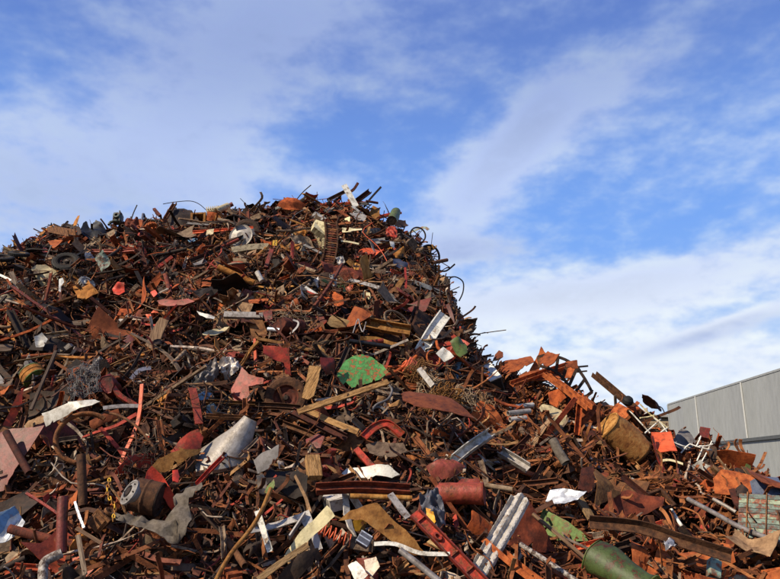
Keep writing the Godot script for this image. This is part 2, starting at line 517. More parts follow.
func make_sky() -> ImageTexture:
	var w := 4096
	var h := 2048
	var data := PackedByteArray()
	data.resize(w * h * 3)
	var a := FastNoiseLite.new()
	a.seed = 5; a.frequency = 1.25; a.fractal_octaves = 5; a.fractal_gain = 0.55
	a.domain_warp_enabled = true; a.domain_warp_amplitude = 0.22; a.domain_warp_frequency = 1.6
	var b := FastNoiseLite.new()
	b.seed = 9; b.frequency = 8.0; b.fractal_octaves = 5; b.fractal_gain = 0.6
	# banks of cloud: centre, half width and height in photo pixels, turn, strength
	var banks := []
	for k in [[170, 100, 210, 66, 34, 0.5], [60, 200, 150, 60, 0, 0.42, 0.75], [235, 165, 70, 40, 8, 0.25], [325, 182, 34, 11, 0, 0.5], [205, 196, 50, 12, 0, 0.25], [300, 20, 200, 40, 8, 0.28], [600, 92, 78, 30, 22, 0.55], [545, 100, 60, 26, 50, 0.3], [515, 140, 70, 26, 46, 0.42], [470, 195, 60, 44, 48, 0.6], [455, 250, 84, 14, 0, 0.45, 0.9], [420, 78, 90, 26, 14, 0.3], [690, 262, 200, 12, 8, 0.22], [640, 290, 260, 22, 2, 0.5], [540, 315, 120, 38, 0, 0.5], [715, 333, 70, 7, 13, 0.35, 0.6], [745, 316, 50, 5, 14, 0.5], [640, 375, 260, 34, 0, 0.6], [655, 225, 110, 36, 0, -0.2], [330, 140, 70, 24, 12, -0.3], [565, 340, 40, 12, 0, -0.2]]:
		var c := to_sky(k[0], k[1])
		var s := 57.3 / FOC
		banks.append([c.x, c.y, 1.0 / (k[2] * s), 1.0 / (k[3] * s), cos(deg_to_rad(k[4])), sin(deg_to_rad(k[4])), k[5], k[6] if k.size() > 6 else 0.0])
	for y in h:
		var el := 90.0 - 180.0 * (y + 0.5) / h
		var up := sin(deg_to_rad(el))
		var ce := cos(deg_to_rad(el))
		var row := y * w * 3
		# clear air, paler towards the horizon
		var t := clampf(el / 40.0, 0.0, 1.0)
		var air := Color(0.80, 0.885, 0.97).lerp(Color(0.475, 0.66, 0.95), smoothstep(0.0, 0.5, t)).lerp(Color(0.37, 0.49, 0.775), smoothstep(0.42, 0.98, t))
		air = air.lerp(Color(0.25, 0.36, 0.66), clampf((el - 37.0) / 50.0, 0.0, 1.0))
		var cloud := Color(0.91, 0.94, 0.985).lerp(Color(0.75, 0.815, 0.955), smoothstep(9.0, 22.0, el)).lerp(Color(0.615, 0.69, 0.865), smoothstep(22.0, 33.0, el))
		if el < -4.0:
			var r8 := int(92)
			for x in w:
				var i := row + x * 3
				data[i] = r8; data[i + 1] = 86; data[i + 2] = 78
			continue
		for x in w:
			var az := 360.0 * (x + 0.5) / w
			if az > 180.0: az -= 360.0
			var ra := deg_to_rad(az)
			var dx := sin(ra) * ce
			var dz := cos(ra) * ce
			# clouds lie in a layer: look the noise up where the sight line meets it
			var k := 1.0 / (up + 0.32)
			var big := a.get_noise_3d(dx * k, up * 0.8, dz * k)
			var fine := b.get_noise_3d(dx * k, up * 1.8, dz * k)
			var cov := 0.22
			var shade := 0.0
			var near := clampf((50.0 - absf(az)) / 16.0, 0.0, 1.0) * clampf((52.0 - el) / 12.0, 0.0, 1.0)
			if near > 0.0:
				var sum := 0.14
				for q in banks:
					var ex: float = az - q[0]
					var ey: float = el - q[1]
					var px: float = (ex * q[4] + ey * q[5]) * q[2]
					var py: float = (ey * q[4] - ex * q[5]) * q[3]
					var d := px * px + py * py
					if d < 5.0:
						sum += q[6] * exp(-d * 0.8)
						shade += q[7] * exp(-d)
				cov = lerpf(cov, sum, near)
			else:
				cov += 0.15 * (1.0 - up)
			var m := cov + big * 0.36 + fine * (0.2 + 0.22 * near)
			var al := smoothstep(-0.02, 0.75, m) * 0.95
			var c := air.lerp(cloud.lerp(Color(0.69, 0.755, 0.90), clampf(shade + fine * shade, 0.0, 1.0)), al)
			# thicker cloud is a little greyer underneath
			var g := 1.0 - 0.05 * smoothstep(0.75, 1.2, m) + fine * 0.06 * al
			var i := row + x * 3
			data[i] = clampi(int(c.r * g * 255.0 + 0.5), 0, 255)
			data[i + 1] = clampi(int(c.g * g * 255.0 + 0.5), 0, 255)
			data[i + 2] = clampi(int(c.b * minf(1.0, g + 0.01) * 255.0 + 0.5), 0, 255)
	return ImageTexture.create_from_image(Image.create_from_data(w, h, false, Image.FORMAT_RGB8, data))

# ---------------------------------------------------------------- single pieces laid on the heap
# opts: lean, lift, th, curl (sag in metres across y), bow (along x), fold, crumple, wave, waves, step, rough, flat
func sheet_at(called: String, label: String, cat: String, phrase: String, poly: Array, key: String, opts := {}) -> MeshInstance3D:
	var c := Vector2.ZERO
	var px := PackedVector2Array()
	for i in range(0, poly.size(), 2):
		px.append(Vector2(poly[i], poly[i + 1]))
		c += Vector2(poly[i], poly[i + 1]) * 2.0 / poly.size()
	var p := hit(c.x, c.y)
	if opts.has("foot"): p = hit(opts.foot[0], opts.foot[1])
	var n := lie(p, opts.get("lean", Vector3.ZERO))
	p += n * float(opts.get("lift", 0.16)) * 0.95
	if opts.has("foot"): p = meet(c.x, c.y, p, n)
	var w := PackedVector3Array()
	for q in px: w.append(meet(q.x, q.y, p, n))
	var far := 0.0
	var dir := Vector3.RIGHT
	for i in w.size():
		for j in i:
			if w[i].distance_to(w[j]) > far:
				far = w[i].distance_to(w[j])
				dir = w[i] - w[j]
	if dir.x < 0.0: dir = -dir
	if opts.has("turn"): dir = dir.rotated(n, deg_to_rad(opts.turn))
	var xf := Transform3D(facing(dir, n), p)
	var inv := xf.affine_inverse()
	var out := PackedVector2Array()
	var hx := 0.01
	var hy := 0.01
	for q in w:
		var l := inv * q
		out.append(Vector2(l.x, l.y))
		hx = maxf(hx, absf(l.x))
		hy = maxf(hy, absf(l.y))
	var curl: float = opts.get("curl", 0.0)
	var bow: float = opts.get("bow", 0.0)
	var fold: float = opts.get("fold", 0.0)
	var cr: float = opts.get("crumple", 0.012)
	var wave: float = opts.get("wave", 0.0)
	var waves: float = opts.get("waves", 5.0)
	var sd := rng.randf() * 100.0
	var lip: float = opts.get("lip", 0.0 if hy < 0.1 or curl != 0.0 else [0.0, 0.5, 1.1, -0.7][rng.randi() % 4])
	var kink: float = opts.get("kink", 0.0 if opts.has("pick") and opts.get("th", 0.008) > 0.015 else rng.randf_range(-0.28, 0.28))
	var kx := rng.randf_range(-0.35, 0.35) * hx
	var skew := rng.randf_range(-0.6, 0.6)
	var creases := []
	for i in (0 if hy < 0.06 or opts.get("th", 0.008) > 0.025 else 3):
		var g := rng.randf() * TAU
		creases.append([Vector2(cos(g), sin(g)), rng.randf_range(-0.6, 0.5) * hy, rng.randf_range(-0.5, 0.5) * opts.get("buckle", 1.0)])
	var ridged: bool = opts.get("flat", false)
	var height := func(q: Vector2) -> float:
		var z := -curl * (q.y / hy) * (q.y / hy) - bow * (q.x / hx) * (q.x / hx) - fold * absf(q.y / hy)
		if ridged: z += (0.5 - absf(n_fine.get_noise_2d(q.x * 4.4 + sd, q.y * 5.4) * 2.4)) * cr * 1.5 + n_fine.get_noise_2d(q.x + sd, q.y) * cr * 2.0
		else: z += n_fine.get_noise_2d(q.x * 1.3 + sd, q.y * 1.3) * cr * 3.0
		for k in creases: z += k[2] * maxf(0.0, q.dot(k[0]) - k[1])
		z -= lip * maxf(0.0, -q.y - hy * 0.62) + kink * maxf(0.0, q.x + q.y * skew - kx)
		if wave > 0.0: z += wave * sin(q.y / hy * waves * PI)
		return z
	if hy > 0.09 and opts.get("th", 0.008) < 0.02 and not opts.has("clean"):
		# nicks and tears along the edge
		var torn := PackedVector2Array()
		for i in out.size():
			var a := out[i]
			var b := out[(i + 1) % out.size()]
			torn.append(a)
			if a.distance_to(b) > 0.2 and rng.randf() < 0.3:
				var t := rng.randf_range(0.25, 0.7)
				var deep := rng.randf_range(0.02, 0.07)
				var q := a.lerp(b, t)
				torn.append(a.lerp(b, t - 0.05))
				torn.append(q - q.normalized() * deep)
				torn.append(a.lerp(b, t + 0.2))
		out = torn
	var m := MB.new()
	var step: float = opts.get("step", clampf(far / (18.0 if ridged else 13.0), 0.025, 0.1))
	plate(m, out, opts.get("th", 0.008), height, step, opts.get("rough", minf(0.014, step * 0.12)))
	var o := obj(called, m.mesh(), mat(key, opts.get("pick", -1)), null, xf)
	tag(o, label, cat, opts.get("group", ""))
	mark(phrase, p, dir.normalized() * maxf(0.0, far * 0.5 - hy * 0.6), hy)
	return o

# a bar, pipe or board along points of the photo; w is its width in photo pixels
func bar_at(called: String, label: String, cat: String, phrase: String, pts: Array, w: float, kind: String, key: String, opts := {}) -> MeshInstance3D:
	var k := pts.size() / 2
	var mid := Vector2(pts[0] + pts[2 * k - 2], pts[1] + pts[2 * k - 1]) * 0.5
	if opts.has("foot"): mid = Vector2(opts.foot[0], opts.foot[1])
	var p := hit(mid.x, mid.y)
	var n := lie(p, opts.get("lean", Vector3.ZERO))
	p += n * float(opts.get("lift", 0.12)) * 0.95
	var path := PackedVector3Array()
	for i in k: path.append(meet(pts[2 * i], pts[2 * i + 1], p, n))
	var size := w / FOC * (p - EYE).length()
	var xf := Transform3D(facing(path[k - 1] - path[0], n), path[0].lerp(path[k - 1], 0.5))
	var inv := xf.affine_inverse()
	for i in k: path[i] = inv * path[i]
	if opts.get("wobble", 0.0) > 0.0 and k == 2:
		var l := path[0].distance_to(path[1])
		var s: float = opts.wobble
		path = PackedVector3Array([path[0], path[0].lerp(path[1], 0.3) + Vector3(0, rng.randf_range(-s, s), rng.randf_range(-s, s)) * l, path[0].lerp(path[1], 0.7) + Vector3(0, rng.randf_range(-s, s), rng.randf_range(-s, s)) * l, path[1]])
	path = smooth_path(path, 4)
	var m := MB.new()
	if kind == "pipe":
		hollow(m, path, size * 0.5, size * opts.get("wall", 0.08), 12)
	else:
		var hh: float = size * opts.get("deep", 0.6 if kind in ["plank", "box"] else 0.8)
		if kind == "plank": hh = size * opts.get("deep", 0.25)
		if kind == "strip": hh = maxf(0.006, size * 0.08)
		var sec := profile(kind, hh, size, maxf(0.006, size * 0.1))
		if kind in ["round", "rod"]: sec = profile(kind, size, size, 0)
		sweep(m, sec, path, Vector3(0, 0, 1), kind in ["round", "rod"], 0.0, opts.get("twist", 0.0))
	var o := obj(called, m.mesh(), mat(key, opts.get("pick", -1)), null, xf)
	tag(o, label, cat, opts.get("group", ""))
	mark(phrase, xf.origin, xf.basis.x * path[0].distance_to(path[-1]) * 0.45, size * 0.5)
	return o

# a frame at a photo point: x along the given turn on the picture, z off the heap; returns [transform, metres per photo pixel]
func seat(u: float, v: float, turn: float, lean := Vector3.ZERO, lift := 0.1) -> Array:
	var p := hit(u, v)
	var n := lie(p, lean)
	p += n * lift
	p = meet(u, v, p, n)
	var q := meet(u + cos(deg_to_rad(turn)) * 4.0, v - sin(deg_to_rad(turn)) * 4.0, p, n)
	return [Transform3D(facing(q - p, n), p), (p - EYE).length() / FOC]

func lump_mesh(s: Vector3) -> ArrayMesh:
	# a casting: a body with a flange, a bore and ribs
	var m := MB.new()
	m.box(Vector3.ZERO, s)
	m.box(Vector3(s.x * 0.32, 0, s.z * 0.1), Vector3(s.x * 0.14, s.y * 1.25, s.z * 1.2), Basis(Vector3(0, 0, 1), 0.06))
	for i in 3:
		m.box(Vector3(s.x * (-0.35 + 0.2 * i), s.y * 0.1, s.z * 0.45), Vector3(s.x * 0.05, s.y * 0.8, s.z * 0.3))
	var l := MB.new()
	var r := minf(s.x, s.y) * 0.36
	lathe(l, PackedVector2Array([Vector2(r * 0.5, s.z * 0.5), Vector2(r * 0.5, s.z * 0.9), Vector2(r, s.z * 0.9), Vector2(r * 1.05, s.z * 0.75), Vector2(r * 0.8, s.z * 0.7), Vector2(r * 0.85, -s.z * 0.3)]), 10)
	m.v.append_array(l.v); m.n.append_array(l.n)
	var c := MB.new()
	var path := PackedVector3Array([Vector3(-s.x * 0.2, -s.y * 0.3, 0), Vector3(-s.x * 0.75, -s.y * 0.35, s.z * 0.05), Vector3(-s.x * 0.9, -s.y * 0.7, s.z * 0.1)])
	hollow(c, smooth_path(path, 3), r * 0.5, r * 0.14, 9)
	m.v.append_array(c.v); m.n.append_array(c.n)
	return m.mesh()

func tangle_mesh(r: float, strands: int, wire: float) -> ArrayMesh:
	var m := MB.new()
	for i in strands:
		var c := PackedVector3Array()
		var p := Vector3(rng.randf_range(-r, r), rng.randf_range(-r, r) * 0.7, rng.randf_range(-0.15, 0.25) * r)
		var d := Vector3(rng.randf_range(-1, 1), rng.randf_range(-1, 1), rng.randf_range(-0.3, 0.3)).normalized()
		for j in 6:
			c.append(p)
			d = (d + Vector3(rng.randf_range(-1, 1), rng.randf_range(-1, 1), rng.randf_range(-0.5, 0.5)) * 0.8).normalized()
			if (p + d * r * 0.35).length() > r * 1.25: d = (d - p.normalized() * 1.4).normalized()
			p += d * r * 0.38
		sweep(m, circle(wire * rng.randf_range(0.7, 1.3), 4), smooth_path(c, 3), Vector3(0, 0, 1), true)
	return m.mesh()

func tyre_at(called: String, label: String, cat: String, phrase: String, u: float, v: float, r_px: float, turn: float, lean: Vector3, rim_key: String, lift := 0.1, body_key := "rubber") -> Node3D:
	var s := seat(u, v, turn, lean, lift)
	var r: float = r_px * s[1]
	var o := thing(called, label, cat, s[0])
	var m := MB.new()
	lathe(m, PackedVector2Array([Vector2(r * 0.58, r * 0.16), Vector2(r * 0.72, r * 0.2), Vector2(r * 0.9, r * 0.19), Vector2(r * 0.98, r * 0.13), Vector2(r, 0), Vector2(r * 0.98, -r * 0.13), Vector2(r * 0.9, -r * 0.19), Vector2(r * 0.72, -r * 0.2), Vector2(r * 0.58, -r * 0.16)]), 26, true)
	for i in 26:
		var a := TAU * i / 26.0
		m.box(Vector3(cos(a), sin(a), 0) * r * 0.985, Vector3(r * 0.06, r * 0.13, r * 0.26), Basis(Vector3(0, 0, 1), a))
	obj("tyre", m.mesh(), mat(body_key), o)
	m = MB.new()
	lathe(m, PackedVector2Array([Vector2(r * 0.14, r * 0.02), Vector2(r * 0.3, -r * 0.02), Vector2(r * 0.42, r * 0.03), Vector2(r * 0.52, r * 0.02), Vector2(r * 0.59, r * 0.17), Vector2(r * 0.6, r * 0.17), Vector2(r * 0.6, -r * 0.17), Vector2(r * 0.5, -r * 0.05), Vector2(r * 0.14, -r * 0.06)]), 24, true)
	obj("rim", m.mesh(), mat(rim_key), o)
	m = MB.new()
	lathe(m, PackedVector2Array([Vector2(0, r * 0.1), Vector2(r * 0.1, r * 0.1), Vector2(r * 0.14, r * 0.05), Vector2(r * 0.15, -r * 0.05)]), 14)
	obj("hub", m.mesh(), mat("dark"), o)
	mark(phrase, s[0].origin, Vector3.ZERO, r * 0.9)
	return o

func drum_at(called: String, label: String, cat: String, phrase: String, u0: float, v0: float, u1: float, v1: float, r_px: float, key: String, lid_key: String, lean := Vector3.ZERO, lift := 0.15, crush := 0.1, ribs := 2, dip := 0.0) -> Node3D:
	var p := hit((u0 + u1) * 0.5, (v0 + v1) * 0.5)
	var n := lie(p, lean)
	p += n * lift
	var a := meet(u0, v0, p, n)
	var b := meet(u1, v1, p, n) - n * dip
	a += n * dip * 0.4
	var r := r_px * (p - EYE).length() / FOC
	var axis := (b - a).normalized()
	# the turned shape's z runs along the drum
	var side := n.cross(axis).normalized()
	var o := thing(called, label, cat, Transform3D(Basis(side, axis.cross(side), axis), a.lerp(b, 0.5)))
	var h := a.distance_to(b) * 0.5
	var sd := rng.randf() * 50.0
	var warp := func(q: Vector3) -> Vector3:
		var f := 1.0 + n_fine.get_noise_3d(q.x * 1.6 + sd, q.y * 1.6, q.z * 1.6) * crush * 2.5
		return Vector3(q.x * f, q.y * f, q.z + n_fine.get_noise_3d(q.x * 2.0, q.y * 2.0 + sd, 3.0) * crush * r)
	var pts := PackedVector2Array([Vector2(r * 0.96, -h)])
	for i in 13:
		var z := -h + 2.0 * h * (i + 0.5) / 13.0
		pts.append(Vector2(r * (1.04 if ribs > 0 and i % (12 / (ribs + 1)) == 0 and i > 0 and i < 12 else 0.99), z))
	pts.append(Vector2(r * 0.96, h))
	var m := MB.new()
	lathe(m, pts, 22, false, warp)
	obj("body", m.mesh(), mat(key), o)
	for e in [-1.0, 1.0]:
		m = MB.new()
		lathe(m, PackedVector2Array([Vector2(0, e * (h - 0.03 * r)), Vector2(r * 0.5, e * (h - 0.02 * r)), Vector2(r * 0.88, e * (h - 0.05 * r)), Vector2(r * 0.94, e * (h + 0.03 * r)), Vector2(r * 1.0, e * (h + 0.03 * r)), Vector2(r * 1.02, e * (h - 0.04 * r))]), 22, false, warp)
		obj("end_cap", m.mesh(), mat(lid_key), o)
	mark(phrase, o.position, axis * h, r)
	return o

func hand_wheel_at(label: String, phrase: String, u: float, v: float, r_px: float, lean: Vector3, spokes: int, from := 0.0, to := TAU) -> void:
	var s := seat(u, v, 0, lean, 0.15)
	var r: float = r_px * s[1]
	var o := thing("spoked_wheel", label, "wheel", s[0])
	var m := MB.new()
	torus(m, r, r * 0.1, 26, from, to)
	obj("rim", m.mesh(), mat("dark"), o)
	m = MB.new()
	lathe(m, PackedVector2Array([Vector2(0, r * 0.12), Vector2(r * 0.16, r * 0.12), Vector2(r * 0.2, 0), Vector2(r * 0.16, -r * 0.12)]), 12)
	obj("hub", m.mesh(), mat("brown"), o)
	for i in spokes:
		var a := lerpf(from, to, (i + 0.5) / spokes)
		m = MB.new()
		sweep(m, rect(r * 0.09, r * 0.07), PackedVector3Array([Vector3(cos(a), sin(a), 0) * r * 0.15, Vector3(cos(a), sin(a), 0) * r * 0.97]), Vector3(0, 0, 1), false)
		obj("spoke", m.mesh(), mat("dark"), o)
	mark(phrase, s[0].origin, Vector3.ZERO, r)

# ---------------------------------------------------------------- the pieces one can pick out in the photo
func skyline_pieces() -> void:
	tyre_at("disc_wheel", "wheel with a pale tan disc lying flat on the heap's low shoulder", "wheel", "the tan disc wheel", 19, 254, 8.5, 0, Vector3(0, 1.2, 0), "wood", 0.3)
	tyre_at("worn_tyre", "black tyre lying flat at the outer end of the crest", "tyre", "", 3, 258, 9, 10, Vector3(0.2, 1.0, 0), "dark", 0.2)
	for k in [[42, 241, 9], [50, 233, 8], [35, 247, 7]]:
		var s := seat(k[0], k[1], rng.randf_range(0, 180), Vector3.ZERO, 0.2)
		var t: Node3D = obj("wire_tangle", tangle_mesh(k[2] * s[1], 26, 0.012), mat("black"), null, s[0])
		tag(t, ["black bushy wire tangle, biggest on the low shoulder of the crest", "black wire tangle topmost beside the rusty flat bar", "small black wire tangle lowest next to the tan disc wheel"][[42, 50, 35].find(k[0])], "wire", "")
	bar_at("channel_iron", "short brown channel lying level on top of the dark sheets", "channel", "the level crest channel", [51, 229, 72, 233], 5, "channel", "brown", {"lift": 0.35, "lean": Vector3(0, 0.6, 0)})
	sheet_at("black_sheet", "black crumpled sheet with two peaks on the crest", "sheet", "the peaked black sheet", [77, 232, 83, 223, 86, 221, 90, 226, 96, 221, 104, 227, 107, 235, 92, 240], "black", {"crumple": 0.06, "lift": 0.3})
	sheet_at("bent_sheet", "dark torn sheet standing beside the peaked black sheet", "sheet", "", [63, 236, 72, 226, 80, 230, 82, 240, 70, 244], "dark", {"crumple": 0.05, "lift": 0.3})
	var s := seat(118, 219, 4, Vector3(0, 0, 0.6), 0.25)
	var o: Node3D = obj("machine_casting", lump_mesh(Vector3(8, 10, 7) * s[1]), mat("teal", 3), null, s[0])
	tag(o, "grey-green pump casting standing up on the crest", "pump", "")
	mark("the grey-green pump", s[0].origin, Vector3.ZERO, 0.2)
	bar_at("iron_rod", "thin black rod sticking up beside the grey-green pump", "rod", "", [130, 224, 133, 214, 137, 205], 1.1, "rod", "black", {"lean": Vector3(0, -0.3, 1), "lift": 0.2})
	bar_at("pipe", "thin dark pipe with an elbow lying along the crest", "pipe", "the crest elbow pipe", [124, 225, 140, 220, 160, 221], 2.4, "pipe", "black", {"lift": 0.4})
	bar_at("pipe", "stub of dark pipe standing on the crest elbow pipe", "pipe", "", [142, 221, 143, 214], 2.2, "pipe", "slate", {"lift": 0.4})
	bar_at("steel_bar", "short dark bar pointing off the crest beside the dark gable sheet", "bar", "", [154, 209, 160, 216], 2.6, "bar", "maroon", {"lift": 0.3})
	sheet_at("bent_sheet", "dark maroon sheet rising like a gable at the crest", "sheet", "the dark gable sheet", [158, 228, 166, 212, 173, 203, 180, 205, 192, 212, 199, 225, 180, 232], "dark", {"crumple": 0.05, "fold": 0.12, "lift": 0.3})
	bar_at("channel_iron", "brown channel leaning up the dark gable sheet", "channel", "", [165, 219, 175, 203], 3.4, "channel", "brown", {"lift": 0.45})
	bar_at("bent_wire", "thin wire arching over the crest against the sky", "wire", "", [163, 204, 175, 202, 190, 201, 199, 204, 206, 210], 0.7, "rod", "dark", {"lean": Vector3(0, -0.3, 1), "lift": 0.3})
	bar_at("pipe", "cream pipe stub with a dark open bore on the crest", "pipe", "the cream pipe stub", [216, 211, 228, 206], 6.5, "pipe", "cream", {"lift": 0.5, "lean": Vector3(0.5, 0.1, 0.3), "wall": 0.12})
	s = seat(213, 214, 8, Vector3.ZERO, 0.3)
	o = thing("ribbed_block", "yellowish ribbed motor block beside the cream pipe stub", "motor", s[0])
	var m := MB.new()
	m.box(Vector3.ZERO, Vector3(11, 8, 9) * s[1])
	obj("body", m.mesh(), mat("cream", 3), o)
	for i in 6:
		m = MB.new()
		m.box(Vector3(-5 + i * 2.0, 0, 5) * s[1], Vector3(0.7, 9, 2.4) * s[1])
		obj("rib", m.mesh(), mat("cream", 1), o)
	# grey disc in a ring
	tyre_at("disc_wheel", "grey dished disc inside a dark ring, standing on edge", "wheel", "the grey disc wheel", 247, 233, 14, 75, Vector3(-0.4, -0.3, 0.6), "slate", 0.25, "dark")
	s = seat(241, 236, 100, Vector3(-0.5, -0.1, 0.5), 0.45)
	m = MB.new()
	var dr: float = 12.0 * s[1]
	lathe(m, PackedVector2Array([Vector2(0, 0.02), Vector2(dr * 0.3, 0.05), Vector2(dr * 0.86, 0.0), Vector2(dr, 0.02), Vector2(dr, -0.02), Vector2(0, -0.03)]), 26)
	o = obj("metal_disc", m.mesh(), mat("pale", 1), null, s[0])
	tag(o, "round pale grey metal disc leaning on the dark ring", "disc", "")
	s = seat(199, 222, 3, Vector3(0, 0, 0.3), 0.2)
	o = thing("open_box", "rusty square box with an open black mouth below the crest", "box", s[0])
	for i in 4:
		m = MB.new()
		var a := PI * 0.5 * i
		m.box(Vector3(cos(a), sin(a), 0) * 6.0 * s[1], Vector3(2.2, 14.0 if i % 2 == 0 else 9.6, 12) * s[1], Basis(Vector3(0, 0, 1), 0.0) if i % 2 == 0 else Basis(Vector3(0, 0, 1), PI * 0.5))
		obj("side_panel", m.mesh(), mat("ochre", 1), o)
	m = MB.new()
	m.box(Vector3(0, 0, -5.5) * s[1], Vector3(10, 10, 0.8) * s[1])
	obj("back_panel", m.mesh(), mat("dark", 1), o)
	bar_at("blue_strip", "blue-grey steel strip sloping under the crest", "strip", "the blue-grey strip", [189, 242, 207, 234], 5, "bar", "blue", {"lift": 0.4, "deep": 0.25})
	sheet_at("cream_plate", "small square cream plate at the end of the blue-grey strip", "plate", "", [207, 231, 214, 229, 215, 236, 208, 238], "cream", {"lift": 0.45, "crumple": 0.003})
	o = bar_at("machine_rail", "cream machine rail with dark notches lying level", "rail", "the notched cream rail", [232, 251, 250, 248, 269, 247], 7, "box", "cream", {"lift": 0.4, "deep": 0.5, "pick": 3})
	# the tag on its stem
	s = seat(275, 243, 1, Vector3(0, 0, 0.9), 0.55)
	o = thing("marker_tag", "small yellow tag with a black mark on a red stem", "tag", s[0])
	m = MB.new()
	m.box(Vector3.ZERO, Vector3(4.4, 6.6, 0.8) * s[1])
	obj("plate", m.mesh(), mat("yellow", 0), o)
	m = MB.new()
	for k in [[0, 1.6, 1.8, 0.6], [0.7, 0.8, 0.6, 1.5], [0, 0.1, 1.6, 0.6], [-0.6, -0.8, 0.6, 1.5], [0.1, -1.6, 1.6, 0.6]]:
		m.box(Vector3(k[0], k[1], 0.45) * s[1], Vector3(k[2], k[3], 0.12) * s[1])
	obj("figure", m.mesh(), mat("black", 0), o)
	m = MB.new()
	sweep(m, rect(2.2 * s[1], 1.4 * s[1]), PackedVector3Array([Vector3(0, -3.3, -0.3) * s[1], Vector3(-2.2, -9, -1) * s[1], Vector3(-6, -22, -3) * s[1]]), Vector3(0, 0, 1), false)
	obj("stem", m.mesh(), mat("red", 1), o)
	mark("the yellow tag", s[0].origin, Vector3(0, -0.3, 0), 0.25)
	sheet_at("red_wedge", "narrow red wedge standing upright near the yellow tag", "strip", "the upright red wedge", [291, 239, 294, 239, 295, 256, 291, 255], "bright_red", {"lift": 0.5, "crumple": 0.004})
	sheet_at("rusty_sheet", "bright orange rusted sheet peaking over the crest", "sheet", "the orange crest sheet", [277, 205, 281, 200, 287, 196, 296, 197, 306, 201, 300, 206, 289, 209], "orange", {"lift": 0.2, "fold": 0.06, "pick": 2, "lean": Vector3(0, 0, 0.3), "foot": [290, 213]})
	bar_at("iron_rod", "thin dark rod poking into the sky above the orange crest sheet", "rod", "", [297, 199, 303, 192, 311, 185], 1.0, "rod", "dark", {"lean": Vector3(0, -0.3, 1), "lift": 0.2})
	sheet_at("cream_box", "cream metal housing, dented, below the highest point of the crest", "housing", "the cream housing", [313, 224, 316, 221, 330, 226, 329, 237, 323, 238, 312, 232], "cream", {"lift": 0.6, "th": 0.16, "fold": 0.03, "pick": 0, "crumple": 0.006})
	drum_at("grey_canister", "grey canister lying just above the cream housing", "canister", "", 314, 216, 326, 223, 4.5, "grey", "grey", Vector3.ZERO, 0.5, 0.05, 0)
	sheet_at("cream_sheet", "long cream panel with a torn lower edge right under the summit", "panel", "the torn cream panel", [342, 228, 352, 229, 361, 231, 360, 236, 352, 234, 349, 236, 342, 234], "cream", {"lift": 0.55, "pick": 0})
	bar_at("pale_strip", "thin pale yellow strip below the torn cream panel", "strip", "", [341, 241, 350, 242, 359, 244], 2, "strip", "cream", {"lift": 0.5})
	# the long rusty track
	track()
	bar_at("white_plank", "white plank pointing up out of the summit", "plank", "the summit white plank", [344, 185, 357, 208], 5.5, "plank", "white", {"lift": 0.7, "pick": 0, "lean": Vector3(0, -0.2, 0.8)})
	bar_at("pale_strip", "pale metal strip crossing just below the summit white plank", "strip", "", [352, 206, 366, 217], 3, "strip", "pale", {"lift": 0.5})
	sheet_at("pale_dented_sheet", "whitish dented panel lying level near the summit", "panel", "the whitish summit panel", [350, 212, 358, 212, 367, 216, 365, 220, 357, 218], "white", {"lift": 0.55, "pick": 1})
	bar_at("channel_iron", "dark red bar leaning out past the summit white plank", "bar", "", [350, 192, 354, 189, 358, 183], 2.4, "bar", "maroon", {"lift": 0.3, "lean": Vector3(0, -0.3, 1)})
	bar_at("beam", "thick dark maroon beam end jutting from the summit", "beam", "the jutting maroon beam", [354, 203, 370, 191], 4.6, "channel", "maroon", {"lift": 0.3, "lean": Vector3(0, -0.2, 0.9)})
	bar_at("iron_rod", "long dark bar jutting highest beside the thick maroon beam", "bar", "", [364, 207, 371, 198, 381, 187], 1.8, "bar", "dark", {"lift": 0.3, "lean": Vector3(0, -0.2, 0.9)})
	bar_at("channel_iron", "brown bar sloping down from the summit towards the cream housing", "bar", "", [328, 200, 350, 189], 3, "angle", "brown", {"lift": 0.35})
	bar_at("steel_bar", "short dark red bar sticking out level under the jutting maroon beam", "bar", "", [366, 201, 378, 203], 2, "bar", "maroon", {"lift": 0.35})
	sheet_at("bent_sheet", "ochre sheet on edge at the drop beyond the summit", "sheet", "the ochre edge sheet", [369, 213, 372, 204, 378, 206, 378, 213, 373, 219], "ochre", {"lift": 0.45, "lean": Vector3(-0.6, 0, 0.3)})
	sheet_at("bent_sheet", "dark triangular sheet leaning on the ochre edge sheet", "sheet", "", [377, 205, 384, 213, 385, 219, 376, 220], "dark", {"lift": 0.4, "lean": Vector3(0.5, 0, 0)})
	drum_at("ribbed_drum", "black ribbed drum lying level under the summit", "drum", "the black ribbed drum", 361, 236, 380, 234, 6, "black", "rubber", Vector3.ZERO, 0.35, 0.05, 4)
	sheet_at("crumpled_sheet", "orange-red crumpled sheet beyond the black ribbed drum", "sheet", "the orange-red crumple", [384, 234, 389, 230, 395, 233, 396, 242, 390, 244, 386, 240], "red", {"lift": 0.45, "crumple": 0.06, "flat": true})
	sheet_at("white_scrap", "small white flake below the orange-red crumple", "scrap", "", [389, 243, 394, 242, 394, 249, 390, 248], "white", {"lift": 0.5, "pick": 0})
	sheet_at("tan_sheet", "tan folded sheet beside the steep edge of the heap", "sheet", "the tan folded sheet", [395, 252, 404, 245, 408, 252, 402, 258, 396, 257], "ochre", {"lift": 0.5, "fold": 0.1, "pick": 2})
	drum_at("small_drum", "grey-green small drum standing at the steep edge", "drum", "the grey-green drum", 392, 221, 396, 212, 4.5, "olive", "dark", Vector3(0, 0.4, 0), 0.4, 0.08, 1)
	sheet_at("roof_sheet", "dark flat sheet like a little roof at the steep edge", "sheet", "", [392, 225, 396, 221, 405, 221, 407, 228, 402, 231, 393, 229], "dark", {"lift": 0.3, "kink": 0.0})
